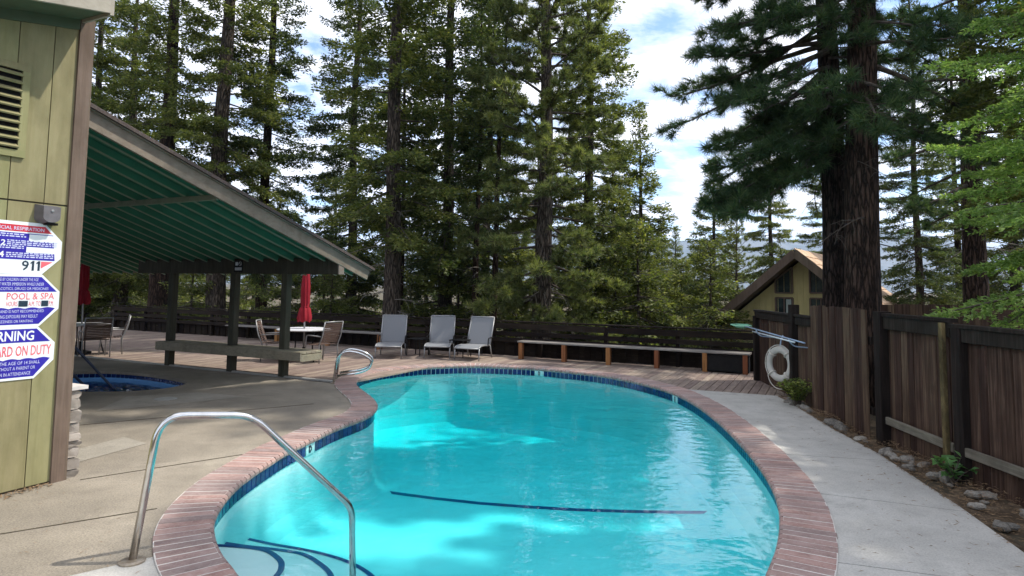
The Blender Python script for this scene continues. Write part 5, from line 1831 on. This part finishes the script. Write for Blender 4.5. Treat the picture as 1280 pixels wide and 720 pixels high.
def tree(name, label, loc, trunk, bark_m, crown_me, limbs, dead=None, group=None, rz=0.0, sc=1.0, dead_m='deadlimb'):
    r = thing(name, label, 'tree', loc, rz, group)
    r.scale = (sc, sc, sc)
    trunk.build('trunk', MT[bark_m], r, smooth=True)
    limbs.build('limbs', MT['limb'], r, kind='stuff')
    obj('crown', crown_me, None, r, kind='stuff')
    if dead is not None:
        dead.build('dead_branches', MT[dead_m], r, kind='stuff')
    return r
G1 = 'forest trees beyond the deck railing'
def at(px, Y):
    p = PY(px, 400, Y)
    return (p.x, Y, ground_z(p.x, Y) - .05)

# -- firs
FV, FL = {}, {}
def fir_tree(px, Y, label, seed, H, z0, rmax, nb, r0, m_='fir', bark_m='bark_grey', dead=None, rz=0.0, name='fir_tree', loc=None, lean=(0, 0), **kw):
    V, q = fir_parts(seed, H, z0, rmax, nb, **kw)
    me = quads_mesh('crown', V, MT[m_])
    d = dead_branches(seed + 50, *dead) if dead else None
    return tree(name, label, loc or at(px, Y), trunk_mesh(H, r0, seed, lean), bark_m, me, q, d, G1, rz)
firs = []
firs.append(fir_tree(197, 25.0, 'tall red-barked fir rising behind the left pavilion post', 1, 22, 5.4, 2.4, 75, .38, 'fir', 'bark_red', (1.5, 6.5, 16, 1.7)))
firs.append(fir_tree(266, 24.0, 'tall grey-barked fir rising behind the middle pavilion post', 2, 25, 4.4, 2.6, 105, .36, 'fir', 'bark_grey', (1.5, 5.5, 12, 1.6)))
firs.append(fir_tree(487, 19.8, 'tall fir with bare lower trunk standing behind the first lounger', 3, 22, 3.2, 2.4, 92, .28, 'fir', 'bark_grey', (1.2, 5, 16, 1.3), power=.55, bottom=.5))
firs.append(fir_tree(556, 23.5, 'dense dark fir standing behind the middle lounger', 4, 24, 2.6, 2.6, 125, .24, 'firdark', 'bark_grey', (1, 4, 10, 1.4)))
firs.append(fir_tree(800, 27, 'slender pointed fir, shorter than its neighbours, right of the bushy pine', 5, 9.6, .9, 2.2, 85, .14, 'fir', 'bark_grey', None, power=.9, ln=.15, wd=.06))
firs.append(fir_tree(735, 25.5, 'tall fir standing right behind the bushy pine', 6, 20, 2.0, 2.7, 115, .22, 'fir', 'bark_grey'))
firs.append(fir_tree(150, 27.5, 'grey-trunked fir with pale dead branches behind the dark brown patio chair', 7, 17, 2.4, 2.9, 95, .3, 'fir', 'bark_grey', (1.0, 3.5, 20, 2.0)))
firs.append(fir_tree(325, 26, 'fir rising between the middle and right pavilion posts', 8, 23, 3.0, 2.4, 100, .23, 'firdark', 'bark_red', (1, 4.5, 10, 1.5)))
def put_copy(src, px, Y, label, rz, sc=1.0, group=G1):
    o = copy_tree(src)
    o.location = at(px, Y); o.rotation_euler = (0, 0, rz); o.scale = (sc, sc, sc * 1.0)
    o['label'] = label; o['group'] = group
    return o
put_copy(firs[3], 436, 27, 'dark fir standing behind the right eave of the pavilion', 1.1, .9)
put_copy(firs[3], 607, 27.5, 'dark fir between the third lounger and the bushy pine', 3.9, .85)
put_copy(firs[5], 105, 28, 'fir seen between the clubhouse eave and the red-barked fir', 1.9, 1.0)
put_copy(firs[4], 845, 40, 'tiny pointed fir against the mountain', .8, .62)
put_copy(firs[4], 828, 31, 'small fir at the foot of the slender pointed fir', 2.4, .55)
put_copy(firs[4], 893, 33, 'dark young fir left of the cabin roof', 4.0, .92)
put_copy(firs[5], 965, 37, 'tall fir rising behind the cabin', 2.7, .70)
put_copy(firs[5], 1035, 41, 'fir behind the cabin ridge, beside the great pine trunks', 5.0, .75)
put_copy(firs[3], 1150, 24, 'dark fir behind the big pine, towards the right fence', .6, .62)
put_copy(firs[7], 1200, 29, 'fir standing behind the single dark trunk', 2.0, .7)
put_copy(firs[6], 1270, 26, 'low-branched fir behind the bright green branches', 3.0, .75)
bgr = random.Random(31)
def behind(px):
    for lim, w_ in ((100, 'behind the clubhouse corner'), (205, 'behind the left dining table'), (290, 'between the left and middle pavilion posts'), (360, 'between the middle and right pavilion posts'), (465, 'behind the right dining table and its umbrella'), (525, 'behind the first lounger'), (575, 'behind the middle lounger'), (640, 'behind the angled lounger'), (740, 'behind the lounger end of the long railing bench'), (810, 'behind the middle of the long railing bench')):
        if px < lim: return w_
    return 'just left of the cabin roof'
BG = 'distant forest trees behind the railing'
for k, px_ in enumerate(range(-60, 820, 120)):
    Y = bgr.uniform(33, 44)
    o = put_copy(firs[bgr.choice((1, 3, 5, 7, 6, 4))], px_ + bgr.uniform(-15, 15), Y, 'distant fir in the forest wall, far ' + behind(px_), bgr.uniform(0, 6.28), bgr.uniform(.45, .7), BG)
# young bushes that close the gap just above the railing
V, q = fir_parts(77, 3.4, .15, 1.5, 46, ln=.12, wd=.05, power=.8)
ybm = quads_mesh('crown', V, MT['fir'])
yb = tree('young_fir', 'young fir beyond the railing, ' + behind(240), at(240, 24), trunk_mesh(3.4, .05, 77), 'bark_grey', ybm, q, None, 'young firs just beyond the railing')
for k, px_ in enumerate((30, 60, 95, 120, 140, 170, 215, 240, 285, 300, 340, 355, 395, 410, 440, 455, 510, 525, 545, 575, 590, 630, 655, 700, 720, 745, 770, 790, 815, 838, 860, 880)):
    o = put_copy(yb, px_ + bgr.uniform(-12, 12), bgr.uniform(25.5, 34) if px_ < 320 else bgr.uniform(21.5, 30), 'young fir beyond the railing, ' + behind(px_), bgr.uniform(0, 6), bgr.uniform(.7, 1.35), 'young firs just beyond the railing')
# slim dark stems
for px_, Y, lab in ((499, 22.5, 'slim dark trunk beside the bare-trunked fir'), (595, 22.0, 'slim straight trunk left of the bushy pine'), (612, 21.0, 'slim leaning trunk nearest the bushy pine')):
    V, q = fir_parts(int(px_), 13, 6, 1.2, 45, power=.7)
    tree('slim_fir', lab, at(px_, Y), trunk_mesh(13, .11, int(px_), (.5 if px_ == 612 else 0, 0)), 'bark_red', quads_mesh('crown', V, MT['firdark']), q, dead_branches(int(px_), 1, 6, 10, .9), 'slim trunks behind the loungers')

# -- pines
V, q = pine_parts(21, 18, 1.4, 3.1, 150, needle=.21, nw=.026, tufts=24, per=34, elo=-12, ehi=48)
tree('pine_tree', 'bushy long-needled pine standing behind the railing bench', at(679, 19.3), trunk_mesh(18, .29, 21), 'bark_grey', tris_mesh('crown', V, MT['pine']), q, dead_branches(91, .8, 2.5, 8, 1.0), G1)
V, q = pine_parts(22, 9, .6, 2.2, 70, needle=.2, nw=.026, tufts=16, per=26, elo=-5, ehi=50)
me22 = tris_mesh('crown', V, MT['pine'])
o22 = tree('pine_tree', 'pale green young pine left of the cabin, in front of the dark fir', at(922, 29.5), trunk_mesh(9, .14, 22), 'bark_grey', me22, q, None, G1, 0, .62)
o = copy_tree(o22); o.location = at(868, 38); o.rotation_euler = (0, 0, 2); o.scale = (.5,) * 3; o['label'] = 'small young pine between the mountain and the cabin'
# the great double pine beyond the fence
pL = at(1043, 12.3); pR = at(1085, 11.3)
V, q = pine_parts(41, 19, 4.75, 3.7, 150, bias=1.35, needle=.22, nw=.013, tufts=24, per=44, elo=-20, ehi=40, sag=.32, azf=(math.pi, .75, .62), sector=lambda az, u: (.45 + .55 * max(0, math.cos(az - math.pi)) - .1 * max(0, -math.sin(az))) if u < .5 else .85)
tree('great_pine', 'left trunk of the great double pine, furrowed bark coloured darker for shade', pL, trunk_mesh(21, .255, 41, (.15, .3), 1.08), 'bark_shaded', tris_mesh('crown', V, MT['pinedark']), q, dead_branches(42, 3.0, 6, 22, 1.9), 'trunks of the great double pine', dead_m='limb')
V, q = pine_parts(43, 20, 5.0, 4.0, 80, bias=1.4, needle=.22, nw=.013, tufts=20, per=48, elo=-20, ehi=45, sag=.3, sector=lambda az, u: .55 + .45 * max(0, math.cos(az - .4)) if u < .45 else .85)
tree('great_pine', 'thicker right trunk of the great double pine, lit reddish bark', pR, trunk_mesh(22, .315, 43, (.1, .3), 1.08), 'bark_red', tris_mesh('crown', V, MT['pinedark']), q, dead_branches(44, 3.2, 6.5, 10, 1.8), 'trunks of the great double pine', dead_m='limb')
V, q = pine_parts(45, 18, 3.8, 3.4, 66, needle=.20, nw=.018, tufts=17, per=34, elo=-20, ehi=45)
pine_c = tree('pine_tree', 'single dark-trunked pine behind the bright green branches', at(1222, 16.5), trunk_mesh(18, .31, 45), 'bark_red', tris_mesh('crown', V, MT['pinedark']), q, dead_branches(46, 2.5, 5, 14, 1.6), G1)
# bright young fir close behind the fence, reaching over it
V, q = fir_parts(61, 8.6, 1.75, 2.4, 190, ln=.058, wd=.024, twig=.075, step=.0105, power=.35, droop=.38, bottom=1.0, sector=(math.pi * 1.0, 1.75), zmax=5.4, up_tip=.1)
bf = tree('bright_fir', 'bright fresh green fir reaching over the right fence', (7.1, 6.9, -.2), trunk_mesh(8.6, .12, 61), 'bark_grey', quads_mesh('crown', V, MT['freshfir']), q)

V, q = pine_parts(47, 17.2, 12.0, 3.3, 80, needle=.24, nw=.045, tufts=24, per=24, elo=-15, ehi=45)  # out-of-frame pine added so that its high crown shades the near pool
tree('pine_tree', 'unseen high-crowned pine added to shade the near pool, beyond the right fence behind the bright fir', (10.3, 7.1, 0.1), trunk_mesh(17.2, .22, 47), 'bark_red', tris_mesh('crown', V, MT['pinedark']), q)
# ---- trees added out of the frame on the sunny side to shade the pool
for (x, y, src, rz, sc, lab) in ((9.3, 10.6, firs[1], 1.3, .75, 'unseen grey fir added for shade beyond the right fence, past the great pine'), (15.0, 13.5, firs[0], .4, .9, 'unseen red-barked fir added for shade beyond the right fence, behind the grey fir')):
    o = copy_tree(src); o.location = (x, y, ground_z(x, y)); o.rotation_euler = (0, 0, rz); o.scale = (sc,) * 3; o['label'] = lab; o['group'] = 'unseen shade firs beyond the right fence'

# ---- far mountain with a pale scree patch
mp_ = PY(858, 318, 2600.0)
q = MB()
mr3 = np.random.default_rng(5)
nxm, nym = 60, 24
for j in range(nym):
    for i in range(nxm):
        x = -3200 + 6400 * i / (nxm - 1); y = 1800 + 2600 * j / (nym - 1)
        ridge = math.exp(-((y - 3000) / 700) ** 2)
        prof = 350 + 160 * math.sin(x * .0011 + .6) + 80 * math.sin(x * .0031 + 2) + 35 * math.sin(x * .009 + y * .004)
        q.v.append((x, y, -60 + ridge * prof * .64 + mr3.uniform(-12, 12) * ridge))
for j in range(nym - 1):
    for i in range(nxm - 1):
        q.f.append((j * nxm + i, j * nxm + i + 1, (j + 1) * nxm + i + 1, (j + 1) * nxm + i))
q.build('mountain', MT['mountain'], smooth=True, kind='structure')

# ---- the air between here and the mountain
hz, ht = mat_new('hazy_air')
hv = N(ht, 'ShaderNodeVolumePrincipled', inputs={'Color': (.42, .64, 1.0, 1), 'Density': .00013, 'Anisotropy': .2})
ho = N(ht, 'ShaderNodeOutputMaterial')
lin(ht, hv.outputs[0], ho.inputs['Volume'])
hb = MB().box((0, 0, 0), (1, 1, 1))
hb.v = [(x * 14000, 2000 + y * 16000, 165 + z * 560) for x, y, z in hb.v]
hb.build('haze', hz, kind='stuff', label='thin blue air between the pool and the far mountain', cat='haze')
